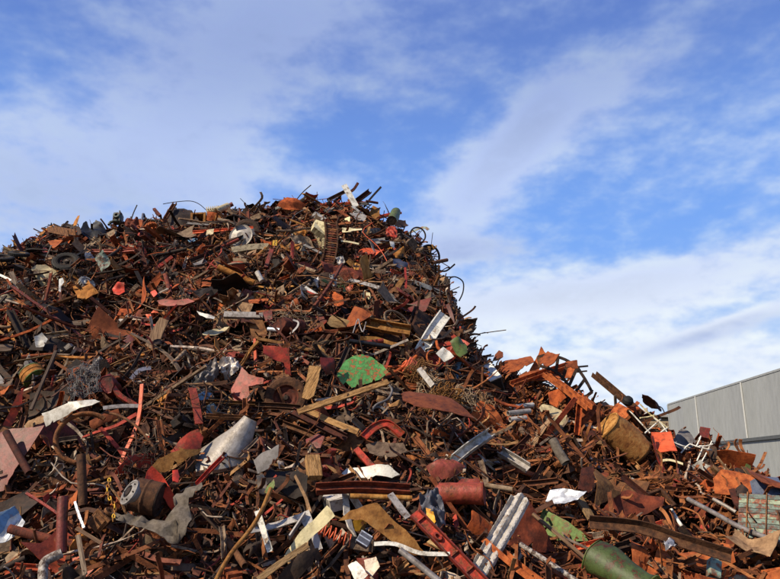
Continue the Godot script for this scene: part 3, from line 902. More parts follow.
	bar_at("pale_rod", "pale straight rod pointing at the upper spoked wheel", "rod", "", [398, 231, 408, 237, 419, 243], 1.5, "rod", "pale", {"lift": 0.6})
	hand_wheel_at("dark spoked wheel, upper of two at the steep edge", "the upper spoked wheel", 418, 235, 8, Vector3(0.1, -0.2, 1.0), 4)
	hand_wheel_at("broken half wheel with spokes, lower of two at the steep edge", "the broken spoked wheel", 430, 256, 11, Vector3(0.2, -0.1, 0.9), 5, -0.4, 2.8)
	bar_at("pipe", "short pipe end sticking out level below the broken spoked wheel", "pipe", "", [432, 263, 447, 260], 3.6, "pipe", "brown", {"lift": 0.3})
	bar_at("bent_rod", "long bent rod reaching out from the steep edge and drooping", "rod", "the drooping bent rod", [436, 275, 448, 277, 456, 277, 463, 282, 463, 292, 459, 301], 1.3, "rod", "dark", {"lean": Vector3(0, -0.3, 1), "foot": [438, 280]})
	bar_at("twisted_strip", "twisted dark strip end above the drooping bent rod", "strip", "", [438, 270, 446, 271, 455, 264], 1.6, "strip", "dark", {"lift": 0.3, "lean": Vector3(0, -0.3, 1)})
	bar_at("iron_rod", "straight thin rod sticking out level over the lower slope", "rod", "", [468, 336, 484, 333, 506, 330], 1.0, "rod", "brown", {"lean": Vector3(0, -0.3, 1), "foot": [472, 345]})
	sheet_at("bent_sheet", "dark teal-grey crumpled sheet inside the steep edge", "sheet", "the dark teal crumple", [388, 262, 400, 260, 406, 268, 402, 275, 390, 274], "slate", {"lift": 0.35, "crumple": 0.05})

func track() -> void:
	var s := seat(331, 246, 83, Vector3.ZERO, 0.5)
	var o := thing("perforated_track", "long brown perforated track with two rows of holes hanging below the summit", "track", s[0])
	var k: float = s[1]
	for side in [-1.0, 1.0]:
		var m := MB.new()
		var path := PackedVector3Array()
		for i in 9:
			var t := -30.0 + 7.5 * i
			path.append(Vector3(t, side * 6.0 + 0.004 * t * t, 0) * k)
		sweep(m, rect(2.4 * k, 1.6 * k), path, Vector3(0, 0, 1), false)
		obj("side_rail", m.mesh(), mat("brown", 3), o)
	var mid := MB.new()
	mid.box(Vector3(-6, 1.0, -1.2) * k, Vector3(46, 2.2, 1.2) * k)
	obj("centre_rail", mid.mesh(), mat("brown", 1), o)
	for i in 22:
		var t := -29.0 + 2.75 * i
		var m := MB.new()
		m.box(Vector3(t, 0.004 * t * t, -0.6) * k, Vector3(1.5, 12.5, 1.0) * k)
		obj("link", m.mesh(), mat("maroon" if i % 3 else "brown", i % 4), o)
	mark("the perforated track", s[0].origin, s[0].basis.x * 28.0 * k, 7.0 * k)

func upper_pieces() -> void:
	sheet_at("crushed_tin", "crushed cream tin on the low shoulder of the heap", "tin", "the crushed cream tin", [31, 269, 37, 265, 45, 263, 54, 267, 57, 272, 52, 277, 38, 280], "cream", {"lift": 0.3, "curl": 0.2, "crumple": 0.02, "pick": 1})
	tyre_at("worn_tyre", "half buried black tyre beside the crushed cream tin", "tyre", "", 66, 262, 12, 10, Vector3(0, 0.4, 0.2), "dark", 0.12)
	sheet_at("silver_foil", "silver crumpled foil near the pale upright slat", "foil", "the silver foil", [84, 252, 91, 251, 96, 258, 92, 264, 85, 260], "silver", {"lift": 0.35, "crumple": 0.07, "flat": true})
	bar_at("wooden_lath", "pale upright wooden slat below the peaked black sheet", "slat", "the pale upright slat", [95, 267, 100, 247], 2.4, "plank", "wood", {"lift": 0.45, "pick": 0})
	sheet_at("red_rag", "pinkish red crumpled rag on the dark upper slope", "rag", "the pinkish red rag", [113, 286, 118, 281, 124, 283, 125, 291, 119, 295, 114, 292], "bright_red", {"lift": 0.45, "crumple": 0.06})
	sheet_at("bent_sheet", "clean orange sheet tilted up among brown bars", "sheet", "the tilted orange sheet", [147, 287, 153, 279, 160, 272, 162, 278, 155, 290, 149, 292], "orange", {"lift": 0.45, "pick": 2})
	bar_at("red_strip", "red painted strip sloping above the tilted orange sheet", "strip", "", [152, 272, 172, 257], 3.2, "bar", "red", {"lift": 0.4})
	sheet_at("red_scrap", "small bright red scrap over the sagging pinkish sheet", "scrap", "", [152, 296, 157, 294, 160, 299, 156, 302], "bright_red", {"lift": 0.5})
	sheet_at("pink_sheet", "sagging pinkish red sheet on the upper slope", "sheet", "the sagging pinkish sheet", [157, 300, 166, 302, 176, 306, 190, 308, 197, 314, 186, 315, 170, 312, 160, 306], "pink", {"lift": 0.4, "curl": 0.1})
	bar_at("old_plank", "old brown plank leaning at the outer side of the shoulder", "plank", "the leaning shoulder plank", [11, 272, 24, 304], 4, "plank", "old_wood", {"lift": 0.4})
	sheet_at("corrugated_scrap", "pale yellow corrugated scrap below the leaning shoulder plank", "scrap", "the yellow corrugated scrap", [0, 294, 10, 293, 21, 297, 18, 303, 6, 303, 0, 300], "cream", {"lift": 0.35, "wave": 0.03, "waves": 4, "step": 0.06, "pick": 3})
	sheet_at("white_curl", "small white curled strip on the dark shoulder slope", "strip", "", [60, 282, 64, 280, 65, 284, 62, 288, 62, 295, 60, 294], "white", {"lift": 0.5, "curl": 0.05})
	bar_at("tan_pipe", "long tan pipe lying down the slope below the grey disc wheel", "pipe", "the long tan pipe", [218, 267, 236, 275, 254, 283], 6, "pipe", "ochre", {"lift": 0.4, "pick": 2})
	sheet_at("grey_box", "small grey box lid beside the long tan pipe", "lid", "", [193, 265, 205, 259, 208, 264, 197, 270], "grey", {"lift": 0.4, "th": 0.06})
	drum_at("white_cylinder", "small white cylinder standing among brown bars", "cylinder", "the white cylinder", 257, 272, 262, 281, 2.6, "white", "white", Vector3(0, 0, 0.3), 0.5, 0.03, 0)
	bar_at("channel_iron", "brown channel rising steeply beside the white cylinder", "channel", "", [268, 277, 293, 258], 5, "channel", "brown", {"lift": 0.35})
	bar_at("red_bar", "orange-red bar near the foot of the tag's stem", "bar", "", [266, 268, 272, 250], 4, "bar", "red", {"lift": 0.35, "pick": 3})
	bar_at("white_strip", "white bent strip under the perforated track", "strip", "", [305, 287, 311, 291, 319, 296], 3.4, "strip", "white", {"lift": 0.5, "pick": 0})
	bar_at("pale_board", "long whitish board lying level below the black ribbed drum", "board", "the long whitish board", [350, 280, 366, 284, 383, 289], 4, "plank", "white", {"lift": 0.5, "pick": 1})
	bar_at("red_pipe", "thin red frame bar inside the steep edge", "bar", "", [405, 268, 406, 285, 404, 297], 2, "bar", "bright_red", {"lift": 0.4, "pick": 3})
	sheet_at("white_scrap", "white flake below the long whitish board", "scrap", "", [361, 291, 370, 293, 371, 300, 364, 299], "cream", {"lift": 0.45, "pick": 0})
	bar_at("pale_bar", "pale grey steel bar crossing beside the cream housing", "bar", "", [298, 242, 322, 254], 2.4, "bar", "grey", {"lift": 0.5})
	for k in [[318, 276, "silver", "silvery shred under the perforated track"], [340, 262, "white", "white shred beside the lower end of the perforated track"], [302, 272, "orange", "orange scrap close to the perforated track's outer side"], [173, 276, "dark", "dark lump of sheet beside the tilted orange sheet"]]:
		sheet_at("scrap_shred", k[3], "scrap", "", [k[0] - 5, k[1] - 3, k[0] + 3, k[1] - 5, k[0] + 5, k[1] + 2, k[0] - 2, k[1] + 5], k[2], {"lift": 0.45, "crumple": 0.05, "flat": true})

func middle_pieces() -> void:
	bar_at("box_section", "level pale grey box section resting on brown scrap", "box section", "the grey box section", [224, 315, 263, 316], 6.5, "box", "pale", {"lift": 0.5, "pick": 1})
	sheet_at("white_curl", "white pointed curl of sheet below the sagging pinkish sheet", "sheet", "the white pointed curl", [197, 310, 204, 314, 214, 319, 213, 322, 206, 321, 199, 314], "white", {"lift": 0.5, "curl": 0.05, "pick": 0})
	sheet_at("pale_sheet", "flat dirty cream sheet beneath the white pointed curl", "sheet", "the flat cream sheet", [201, 335, 208, 331, 215, 329, 229, 330, 225, 335, 217, 339, 208, 338], "cream", {"lift": 0.4, "pick": 1})
	sheet_at("red_block", "small red block at the end of the grey box section", "block", "", [263, 313, 272, 311, 273, 320, 266, 322], "red", {"lift": 0.5, "th": 0.1})
	sheet_at("rusty_sheet", "rusty brown plate under the small red block", "plate", "the rusty block plate", [248, 320, 262, 319, 266, 330, 262, 337, 250, 336], "brown", {"lift": 0.35})
	bar_at("chrome_pipe", "short chromed pipe lying level near the rusty block plate", "pipe", "", [268, 329, 280, 330], 4, "pipe", "silver", {"lift": 0.5})
	bar_at("white_strip", "thin white strip bent like a hook beside the chromed pipe", "strip", "", [290, 334, 297, 327, 298, 322, 293, 320], 1.8, "strip", "white", {"lift": 0.5})
	bar_at("long_rod", "long brown bar sloping gently across the middle of the heap", "bar", "the long sloping bar", [258, 339, 284, 344, 312, 351], 3, "bar", "ochre", {"lift": 0.55, "pick": 3})
	bar_at("long_rod", "brown bar running down from the end of the long sloping bar", "bar", "", [241, 366, 250, 351, 260, 340], 3, "bar", "ochre", {"lift": 0.5, "pick": 1})
	sheet_at("red_sheet", "bright red angular sheet below the long sloping bar", "sheet", "the red angular sheet", [263, 345, 288, 345, 288, 366, 283, 366, 282, 357, 264, 355], "red", {"lift": 0.45, "fold": 0.04, "pick": 2})
	sheet_at("silver_foil", "bluish silver crumple of foil in the middle of the heap", "foil", "the bluish foil", [220, 358, 230, 356, 238, 362, 238, 371, 231, 374, 222, 368], "silver", {"lift": 0.4, "crumple": 0.1, "flat": true})
	sheet_at("crumpled_foil", "dull grey wide crumple of foil beside the bluish foil", "foil", "", [192, 377, 203, 367, 214, 362, 220, 370, 212, 382, 200, 386], "pale", {"lift": 0.35, "crumple": 0.1, "flat": true, "pick": 3})
	sheet_at("hinge_plate", "pinkish red hinge plate with an arm", "hinge", "the pinkish hinge plate", [229, 386, 238, 374, 242, 367, 248, 373, 263, 377, 262, 382, 247, 384, 248, 396, 243, 400, 233, 400, 229, 392], "pink", {"lift": 0.55, "th": 0.025, "crumple": 0.02, "pick": 2})
	bar_at("red_plank", "pinkish red flat bar standing beside the blue shreds", "bar", "the standing pinkish bar", [192, 388, 196, 405, 199, 424], 7, "plank", "pink", {"lift": 0.5, "pick": 2})
	sheet_at("blue_shred", "blue shred of sheet beside the standing pinkish bar, upper of two", "sheet", "", [199, 392, 205, 389, 213, 390, 210, 394, 202, 395], "blue", {"lift": 0.45, "pick": 0})
	sheet_at("blue_shred", "blue shred with a white end, lower of two beside the standing pinkish bar", "sheet", "", [207, 405, 214, 403, 223, 406, 216, 409, 208, 409], "blue", {"lift": 0.45, "pick": 2})
	tyre_at("rusted_tractor_tyre", "big rusty brown wheel half buried behind wooden planks", "wheel", "the big rusty wheel", 286, 398, 21, 0, Vector3(0.1, -0.1, 0.5), "maroon", 0.2, "brown")
	sheet_at("wide_plank", "wide tan wooden board standing on end", "board", "the wide tan board", [302, 398, 306, 382, 309, 366, 321, 367, 318, 382, 314, 396, 308, 400], "wood", {"lift": 0.5, "th": 0.04, "crumple": 0.004, "pick": 2})
	bar_at("long_plank", "long tan wooden plank sloping under the green flaking sheet", "plank", "the long tan plank", [298, 412, 388, 382], 5.5, "plank", "wood", {"lift": 0.62, "deep": 0.5, "pick": 2})
	sheet_at("green_sheet", "leaf shaped green flaking sheet with orange rust spots", "sheet", "the green flaking sheet", [337, 373, 345, 361, 352, 357, 362, 355, 372, 357, 383, 364, 389, 371, 380, 377, 366, 381, 352, 385, 346, 380, 341, 384], "green", {"lift": 0.5, "curl": 0.1, "pick": 0, "crumple": 0.01, "kink": 0.0, "buckle": 0.35, "lean": Vector3(-0.1, 0.15, 0.1)})
	sheet_at("crate_board", "short tan board below the upper brown channel", "board", "the short tan board", [327, 322, 332, 315, 341, 318, 353, 322, 354, 327, 342, 327, 331, 325], "wood", {"lift": 0.45, "th": 0.03, "crumple": 0.006, "pick": 0})
	bar_at("wide_channel", "wide brown channel lying level in the middle of the heap", "channel", "the wide brown channel", [362, 322, 386, 327, 410, 331], 11, "channel", "ochre", {"lift": 0.45, "deep": 0.6, "pick": 1, "lean": Vector3(0, 0.1, 0.3)})
	bar_at("white_wire", "white wire bent in a zigzag on the wide brown channel", "wire", "", [353, 333, 358, 319, 360, 326, 363, 332, 366, 322], 1.2, "rod", "white", {"lift": 0.75})
	bar_at("white_folded_sheet", "long white folded panel standing high on the slope", "panel", "the long white panel", [418, 357, 426, 343, 435, 328, 445, 314], 13, "channel", "white", {"lift": 0.6, "pick": 0, "deep": 0.3, "lean": Vector3(-0.3, 0.1, 0.3), "twist": 0.25})
	sheet_at("white_triangle", "white triangular panel below the long white panel", "panel", "the white triangle", [436, 353, 443, 347, 449, 351, 454, 357, 445, 360], "white", {"lift": 0.5, "pick": 0})
	sheet_at("tarp", "olive green sheet hanging beside the white triangle", "sheet", "the olive hanging sheet", [449, 343, 456, 340, 464, 346, 465, 356, 458, 361, 452, 352], "olive", {"lift": 0.4, "crumple": 0.05, "pick": 1})
	sheet_at("pale_scrap", "pale green flake above the olive hanging sheet", "scrap", "", [449, 339, 457, 335, 464, 337, 459, 341], "cream", {"lift": 0.5})
	sheet_at("red_box", "small red sheet beside the green flaking sheet", "sheet", "", [320, 358, 334, 357, 337, 366, 328, 370, 321, 366], "red", {"lift": 0.4, "fold": 0.05})
	bar_at("tan_lath", "tan wooden slat rising above the pointed board", "slat", "", [318, 343, 341, 333], 5, "plank", "wood", {"lift": 0.4, "pick": 1})
	sheet_at("pointed_board", "small pointed tan board below a slat", "board", "", [316, 343, 320, 342, 329, 350, 330, 353, 324, 351], "wood", {"lift": 0.5, "th": 0.03, "pick": 2})
	bar_at("dark_pipe", "dark pipe lying level below the wide brown channel", "pipe", "the dark level pipe", [349, 341, 370, 344, 390, 347], 4.6, "pipe", "black", {"lift": 0.4})
	bar_at("pale_bar", "pale straight bar rising below the wide brown channel", "bar", "", [375, 354, 408, 340], 2.4, "bar", "grey", {"lift": 0.5, "pick": 2})
	sheet_at("rusty_plate", "large smooth rusty plate curving down to a point", "plate", "the large rusty plate", [400, 403, 403, 399, 409, 397, 420, 400, 432, 405, 450, 415, 461, 425, 471, 438, 456, 438, 440, 437, 426, 432, 413, 425, 401, 415], "orange", {"lift": 0.55, "curl": 0.16, "pick": 3, "crumple": 0.012, "rough": 0.004, "lean": Vector3(0, 0.3, 0.1)})
	var s := seat(378, 415, 0, Vector3(0, 0, 0.5), 0.3)
	var m := MB.new()
	for i in 3: torus(m, (8.0 + i * 0.8) * s[1], 0.8 * s[1], 22)
	var o: Node3D = obj("cable_coil", m.mesh(), mat("grey", 3), null, s[0])
	tag(o, "coil of grey cable under the long tan plank", "cable", "")
	mark("the grey cable coil", s[0].origin, Vector3.ZERO, 0.17)
	bar_at("cable", "grey cable running up from the grey cable coil", "cable", "", [371, 413, 376, 405, 388, 399, 392, 390, 388, 384], 2.4, "round", "grey", {"lift": 0.35, "pick": 3})
	bar_at("white_post", "white crumpled post lying below the long white panel", "post", "the white crumpled post", [419, 369, 424, 375, 433, 386], 5.5, "box", "white", {"lift": 0.5, "pick": 1, "twist": 0.6})
	for i in 6:
		var u: float = [432, 447, 462, 441, 478, 420][i]
		var v: float = [391, 397, 402, 405, 408, 372][i]
		s = seat(u, v, -25 + 10 * i, Vector3(0, 0, 0.2), 0.3)
		o = obj("wire_tangle", tangle_mesh(15.0 * s[1], 40, 0.008), mat("ochre" if i % 2 else "dusty", [0, 1, 0, 3, 2, 3][i]), null, s[0])
		tag(o, ["grey-brown wire tangle uphill of the large rusty plate", "ochre wire tangle between the large rusty plate and the white box lid", "grey-brown wire tangle just below the white lidded box", "low ochre wire tangle touching the large rusty plate", "grey-brown wire tangle resting on the rusty slotted box", "dull wire tangle uphill of the white crumpled post"][i], "wire", "")
	sheet_at("cardboard", "ragged tan sheet draped over the ochre wire", "sheet", "the ragged tan sheet", [440, 379, 452, 385, 466, 392, 480, 400, 495, 408, 503, 418, 490, 412, 474, 404, 456, 396, 444, 388], "ochre", {"lift": 0.55, "crumple": 0.05, "pick": 2, "flat": true})
	# box with a white lid
	s = seat(490, 372, -52, Vector3(-0.5, 0.3, 0.15), 0.95)
	o = thing("lidded_box", "black cabinet with a long white lid, tilted near the lower ridge", "cabinet", s[0])
	var k: float = s[1]
	m = MB.new()
	m.box(Vector3(0, 0, 0), Vector3(32, 13, 1.4) * k)
	obj("lid", m.mesh(), mat("white", 0), o)
	m = MB.new()
	m.box(Vector3(0.5, 0, -10) * k, Vector3(30, 12, 18.4) * k)
	obj("body", m.mesh(), mat("black", 0), o)
	mark("the white lidded cabinet", s[0].origin, s[0].basis.x * 10 * k, 11 * k)
	sheet_at("slotted_box", "orange rusty slotted box at the end of the ragged tan sheet", "box", "the rusty slotted box", [470, 416, 474, 406, 480, 402, 492, 407, 503, 420, 499, 428, 488, 426, 478, 420], "orange", {"lift": 0.4, "th": 0.1, "fold": 0.05, "pick": 0})
	for t in [[508, 408, 533, 405], [508, 413.5, 530, 411], [510, 419.5, 526, 418]]:
		bar_at("grey_tube", "%s short grey-white tube of the three under the lower ridge" % ["topmost", "middle", "lowest"][int((t[1] - 406) / 5.5)], "tube", "the three short tubes" if t[1] == 413.5 else "", t, 5, "pipe", "pale" if t[1] < 419 else "white", {"lift": 0.4, "lean": Vector3(0, 0.2, 0.2)})

func lower_pieces() -> void:
	var s: Array
	var m: MB
	var o: Node3D
	for t in [[292, 411, 318, 424, 346, 438, 7, "maroon", "maroon channel sloping from the big rusty wheel", "the maroon sloping channel"], [303, 408, 330, 421, 358, 432, 6, "wood", "tan board sloping beside the maroon sloping channel", ""], [282, 424, 306, 433, 330, 446, 6, "brown", "brown channel lowest of the sloping channels", ""], [253, 405, 280, 406, 300, 408, 5, "brown", "short brown bar in front of the big rusty wheel", ""], [206, 416, 226, 417, 249, 418, 4, "brown", "level brown rail above the pale grey cone, lower one", ""], [206, 402, 230, 403, 255, 404, 4, "ochre", "level ochre rail above the pale grey cone, upper one", ""]]:
		bar_at("plank" if t[7] == "wood" else "channel_iron", t[8], "board" if t[7] == "wood" else "channel", t[9], [t[0], t[1], t[2], t[3], t[4], t[5]], t[6], "plank" if t[7] == "wood" else "channel", t[7], {"lift": 0.42})
	sheet_at("red_box", "red square sheet near the lower end of the sloping channels", "sheet", "the red square sheet", [306, 440, 318, 436, 326, 440, 322, 452, 308, 451], "red", {"lift": 0.45, "fold": 0.05})
	bar_at("wood_stump", "short thick tan wood stump standing upright", "stump", "the tan wood stump", [312, 457, 315, 478], 13, "plank", "wood", {"lift": 0.45, "deep": 0.6, "pick": 2})
	cone()
	sheet_at("silver_bracket", "bright galvanised bracket beside the pale grey cone", "bracket", "the galvanised bracket", [264, 436, 271, 434, 277, 440, 280, 446, 273, 448, 265, 447], "pale", {"lift": 0.55, "crumple": 0.03, "pick": 0})
	sheet_at("grey_bowl", "grey bent bowl below the galvanised bracket", "bowl", "", [253, 452, 262, 449, 272, 449, 279, 447, 278, 456, 268, 463, 257, 464], "grey", {"lift": 0.5, "curl": 0.16, "bow": 0.1})
	sheet_at("pale_lump", "pale crumpled lump below the grey bent bowl", "lump", "", [256, 472, 263, 470, 267, 476, 264, 484, 257, 483], "pale", {"lift": 0.45, "crumple": 0.08})
	bar_at("red_channel", "thin bright red channel running under the pale grey cone", "channel", "the bright red channel", [197, 484, 210, 470, 223, 457], 4, "channel", "bright_red", {"lift": 0.6})
	sheet_at("orange_plate", "flat orange-brown plate with a dark stripe", "plate", "the striped orange plate", [149, 467, 157, 459, 172, 452, 193, 446, 200, 444, 196, 450, 180, 460, 163, 469, 153, 469], "ochre", {"lift": 0.62, "crumple": 0.006, "pick": 1})
	sheet_at("red_roll", "orange-red rolled sheet above the striped orange plate", "sheet", "the orange-red roll", [169, 449, 180, 437, 190, 430, 198, 427, 203, 433, 200, 442, 188, 448, 174, 453], "red", {"lift": 0.5, "curl": 0.14, "pick": 2})
	sheet_at("red_sheet", "bright red crumpled sheet running to a point", "sheet", "the pointed red sheet", [143, 477, 146, 468, 151, 464, 160, 469, 167, 478, 173, 490, 182, 501, 170, 498, 158, 484, 150, 480], "bright_red", {"lift": 0.6, "crumple": 0.05, "fold": 0.06})
	sheet_at("red_tube", "bright red flattened tube standing beside the pointed red sheet", "tube", "", [173, 474, 178, 471, 180, 480, 179, 489, 174, 488], "bright_red", {"lift": 0.5, "curl": 0.06})
	sheet_at("red_sheet", "ragged red sheet next to the striped orange plate", "sheet", "the ragged red sheet", [112, 470, 122, 461, 128, 454, 140, 449, 153, 447, 148, 456, 138, 463, 124, 467], "bright_red", {"lift": 0.42, "crumple": 0.06, "pick": 1})
	sheet_at("pale_long_sheet", "long pale grey blade of sheet metal lying level", "sheet", "the pale grey blade", [39, 410, 60, 408, 80, 406, 98, 404, 104, 407, 96, 411, 84, 414, 60, 419, 42, 422], "pale", {"lift": 0.6, "crumple": 0.006, "pick": 0, "lean": Vector3(-0.1, 0.2, 0.2)})
	bar_at("pale_strip", "pale strip carrying on from the tip of the pale grey blade", "strip", "", [103, 408, 122, 406, 142, 406], 4, "strip", "pale", {"lift": 0.45})
	s = seat(85, 438, 0, Vector3(0.3, 0, 0.4), 0.42)
	m = MB.new()
	torus(m, 24 * s[1], 2.3 * s[1], 30, 0.9, 5.4, 0.95)
	o = obj("iron_hoop", m.mesh(), mat("brown", 2), null, s[0])
	tag(o, "large broken rusty hoop under the pale grey blade", "hoop", "")
	mark("the broken rusty hoop", s[0].origin, Vector3.ZERO, 0.4)
	bar_at("arched_pipe", "rusty rod arching away from the broken rusty hoop", "rod", "", [104, 412, 120, 416, 136, 426, 150, 442, 158, 455], 2.4, "round", "brown", {"lift": 0.55})
	bar_at("rusty_pipe", "thick rusty pipe standing upright below the broken rusty hoop", "pipe", "the upright rusty pipe", [81, 455, 82, 480, 83, 506], 8, "pipe", "brown", {"lift": 0.55, "lean": Vector3(0, -0.2, 0.4)})
	sheet_at("maroon_sheet", "big flat reddish panel, torn, at the outer edge of the heap", "panel", "the big reddish panel", [-10, 432, 20, 432, 48, 432, 40, 445, 28, 462, 18, 474, 6, 494, -10, 492], "pink", {"lift": 0.45, "crumple": 0.012, "pick": 1, "lean": Vector3(0, 0.1, 0.2)})
	bar_at("dark_pipe", "dark pipe crossing the big reddish panel", "pipe", "", [6, 432, 17, 452, 29, 473], 6, "pipe", "maroon", {"lift": 0.75, "pick": 3})
	sheet_at("orange_strip", "orange painted strip with a white edge at the outer side", "strip", "the orange edge strip", [-6, 424, 8, 408, 18, 395, 24, 391, 22, 402, 10, 416, -4, 430], "red", {"lift": 0.5, "pick": 2, "crumple": 0.01})
	drum_at("olive_drum", "olive-tan drum end poking out above the orange edge strip", "drum", "the olive drum end", 31, 372, 36, 379, 10, "ochre", "olive", Vector3(0, 0, 0.4), 0.1, 0.08, 1)
	mesh_mat()
	bar_at("red_strip", "red bent strip below the grey wire screen", "strip", "", [112, 386, 120, 396, 136, 406], 4.4, "bar", "red", {"lift": 0.45})
	bar_at("white_curl", "bright curved silver strip beside the grey wire screen", "strip", "", [131, 379, 140, 370, 151, 368], 4, "strip", "silver", {"lift": 0.5})
	bar_at("tan_bar", "long thin tan bar lying level over the dark scrap", "bar", "the long level tan bar", [44, 357, 95, 358, 146, 355], 2.6, "bar", "ochre", {"lift": 0.55, "pick": 2})
	bar_at("iron_rod", "thin rod leaning across below the long level tan bar", "rod", "", [31, 410, 43, 381, 56, 351], 2.4, "bar", "old_wood", {"lift": 0.6})
	sheet_at("brown_board", "flat brown board standing on end above the bluish foil", "board", "the standing brown board", [145, 345, 152, 330, 160, 318, 169, 321, 162, 336, 154, 351], "old_wood", {"lift": 0.5, "th": 0.03, "crumple": 0.008, "pick": 2})
	sheet_at("grey_scrap", "grey bent sheet over the long level tan bar", "sheet", "", [34, 338, 42, 334, 48, 341, 44, 350, 36, 349], "grey", {"lift": 0.4, "crumple": 0.05})
	sheet_at("pale_cloth", "pale blue and white crumpled sheet at the outer edge, low down", "sheet", "the pale blue sheet", [-6, 515, 6, 508, 14, 503, 20, 511, 25, 521, 20, 530, 8, 535, -6, 537], "silver", {"lift": 0.6, "crumple": 0.05, "pick": 0})
	sheet_at("blue_sheet", "blue folded sheet edge lying on the pale blue sheet", "sheet", "", [-6, 518, 6, 508, 14, 502, 18, 505, 8, 513, 2, 524, -6, 532], "blue", {"lift": 0.68, "crumple": 0.02, "pick": 0})
	bar_at("red_pipe", "upright dull red pipe low on the heap", "pipe", "the upright red pipe", [63, 497, 62, 522, 61, 553], 9, "pipe", "pink", {"lift": 0.65, "pick": 1, "lean": Vector3(0, -0.2, 0.4)})
	bar_at("elbow_pipe", "white flaking elbow pipe at the foot of the upright red pipe", "pipe", "the white elbow pipe", [62, 553, 53, 557, 45, 562, 43, 570, 43, 582], 8, "pipe", "worn_white", {"lift": 0.6, "pick": 1})
	bar_at("red_rod", "thin bright red rod leaning on the upright red pipe", "rod", "", [26, 493, 42, 503, 58, 514], 2, "bar", "bright_red", {"lift": 0.7})
	bar_at("bright_lath", "thin bright slat beside the upright red pipe", "slat", "", [75, 502, 79, 515, 84, 528], 2, "bar", "silver", {"lift": 0.6})
	bar_at("old_lath", "weathered slat crossing low beside the upright red pipe", "slat", "the weathered crossing slat", [76, 528, 101, 543], 3, "plank", "old_wood", {"lift": 0.6, "pick": 2})
	bar_at("old_lath", "weathered slat standing under the weathered crossing slat", "slat", "", [78, 535, 85, 575], 4, "plank", "old_wood", {"lift": 0.5, "pick": 0})
	chain()
	s = seat(131, 493, 0, Vector3(-0.9, 0.1, 0.1), 0.4)
	o = thing("wheel_hub", "wheel hub with a pale flange lying on its side", "hub", s[0])
	var hr: float = 12.0 * s[1]
	m = MB.new()
	lathe(m, PackedVector2Array([Vector2(hr * 0.5, hr * 0.3), Vector2(hr * 0.62, hr * 0.25), Vector2(hr * 0.8, hr * 0.12), Vector2(hr * 0.86, hr * 0.2), Vector2(hr, hr * 0.18), Vector2(hr, hr * 0.02), Vector2(hr * 0.8, -hr * 0.1), Vector2(hr * 0.5, -hr * 0.5)]), 26, true)
	obj("flange", m.mesh(), mat("grey", 1), o)
	m = MB.new()
	lathe(m, PackedVector2Array([Vector2(0, hr * 0.3), Vector2(hr * 0.3, hr * 0.32), Vector2(hr * 0.36, hr * 0.2), Vector2(hr * 0.52, hr * 0.12), Vector2(hr * 0.52, -hr * 0.5)]), 18)
	obj("core", m.mesh(), mat("dark", 1), o)
	for b in 6:
		m = MB.new()
		m.box(Vector3(cos(TAU * b / 6.0), sin(TAU * b / 6.0), 0.3) * hr * 0.7, Vector3(0.1, 0.1, 0.14) * hr)
		obj("bolt", m.mesh(), mat("dark", 0), o)
	mark("the pale flanged hub", s[0].origin, Vector3.ZERO, hr)
	drum_at("brake_drum", "brown round brake drum behind the pale flanged hub", "drum", "the brown brake drum", 134, 494, 160, 500, 15, "brown", "dark", Vector3(0, 0, 0), 0.3, 0.03, 1)
	sheet_at("canvas_sheet", "crumpled grey canvas-like sheet folding round a corner", "sheet", "the crumpled canvas", [113, 514, 135, 518, 160, 525, 172, 522, 177, 512, 175, 502, 188, 494, 204, 489, 206, 495, 195, 503, 191, 512, 195, 528, 190, 541, 175, 551, 160, 540, 145, 534, 118, 524], "canvas", {"lift": 0.6, "crumple": 0.06, "flat": true})
	bar_at("bent_branch", "long bent ochre rod with a greenish tip", "rod", "the long bent ochre rod", [214, 584, 230, 555, 250, 530, 262, 510, 271, 488], 4, "round", "ochre", {"lift": 0.75})
	sheet_at("green_tip", "olive green strip at the tip of the long bent ochre rod", "strip", "", [264, 493, 268, 486, 274, 480, 275, 487, 269, 496], "olive", {"lift": 0.7})
	bar_at("white_profile", "thin white bent profile below the green tip", "strip", "the thin white profile", [257, 510, 262, 526, 270, 551], 5, "angle", "white", {"lift": 0.65, "pick": 0})
	sheet_at("white_trim", "white curved trim panel pointing up the slope", "panel", "the white curved trim", [278, 548, 284, 539, 300, 523, 315, 513, 327, 505, 335, 514, 322, 522, 310, 529, 298, 539, 288, 547], "cream", {"lift": 0.75, "curl": 0.08, "pick": 0, "crumple": 0.01})
	sheet_at("perforated_sheet", "dark perforated strip below the white curved trim", "strip", "", [268, 580, 288, 562, 305, 551, 318, 546, 322, 553, 306, 566, 288, 582], "dark", {"lift": 0.5, "wave": 0.006, "waves": 3})
	bar_at("tan_board", "orange-tan board beside the dark perforated strip", "board", "", [258, 580, 282, 562, 308, 545], 6, "plank", "wood", {"lift": 0.5, "pick": 1})
	sheet_at("orange_sheet", "large orange-brown torn sheet with a pointed foot", "sheet", "the large torn sheet", [338, 517, 350, 509, 364, 505, 377, 503, 383, 508, 394, 518, 406, 526, 416, 536, 426, 547, 414, 549, 400, 544, 390, 536, 378, 528, 362, 518, 350, 516], "ochre", {"lift": 0.65, "curl": 0.08, "pick": 1, "crumple": 0.02})
	sheet_at("yellow_lump", "small yellow lump under the large torn sheet", "lump", "", [353, 518, 360, 514, 367, 520, 364, 526, 356, 525], "yellow", {"lift": 0.5, "crumple": 0.06})
	blue_carton()
	sheet_at("white_sheet", "white curved shred low beneath the blue-violet carton", "sheet", "the low white shred", [348, 565, 356, 562, 362, 568, 368, 577, 360, 584, 354, 578], "white", {"lift": 0.6, "curl": 0.06, "pick": 0})
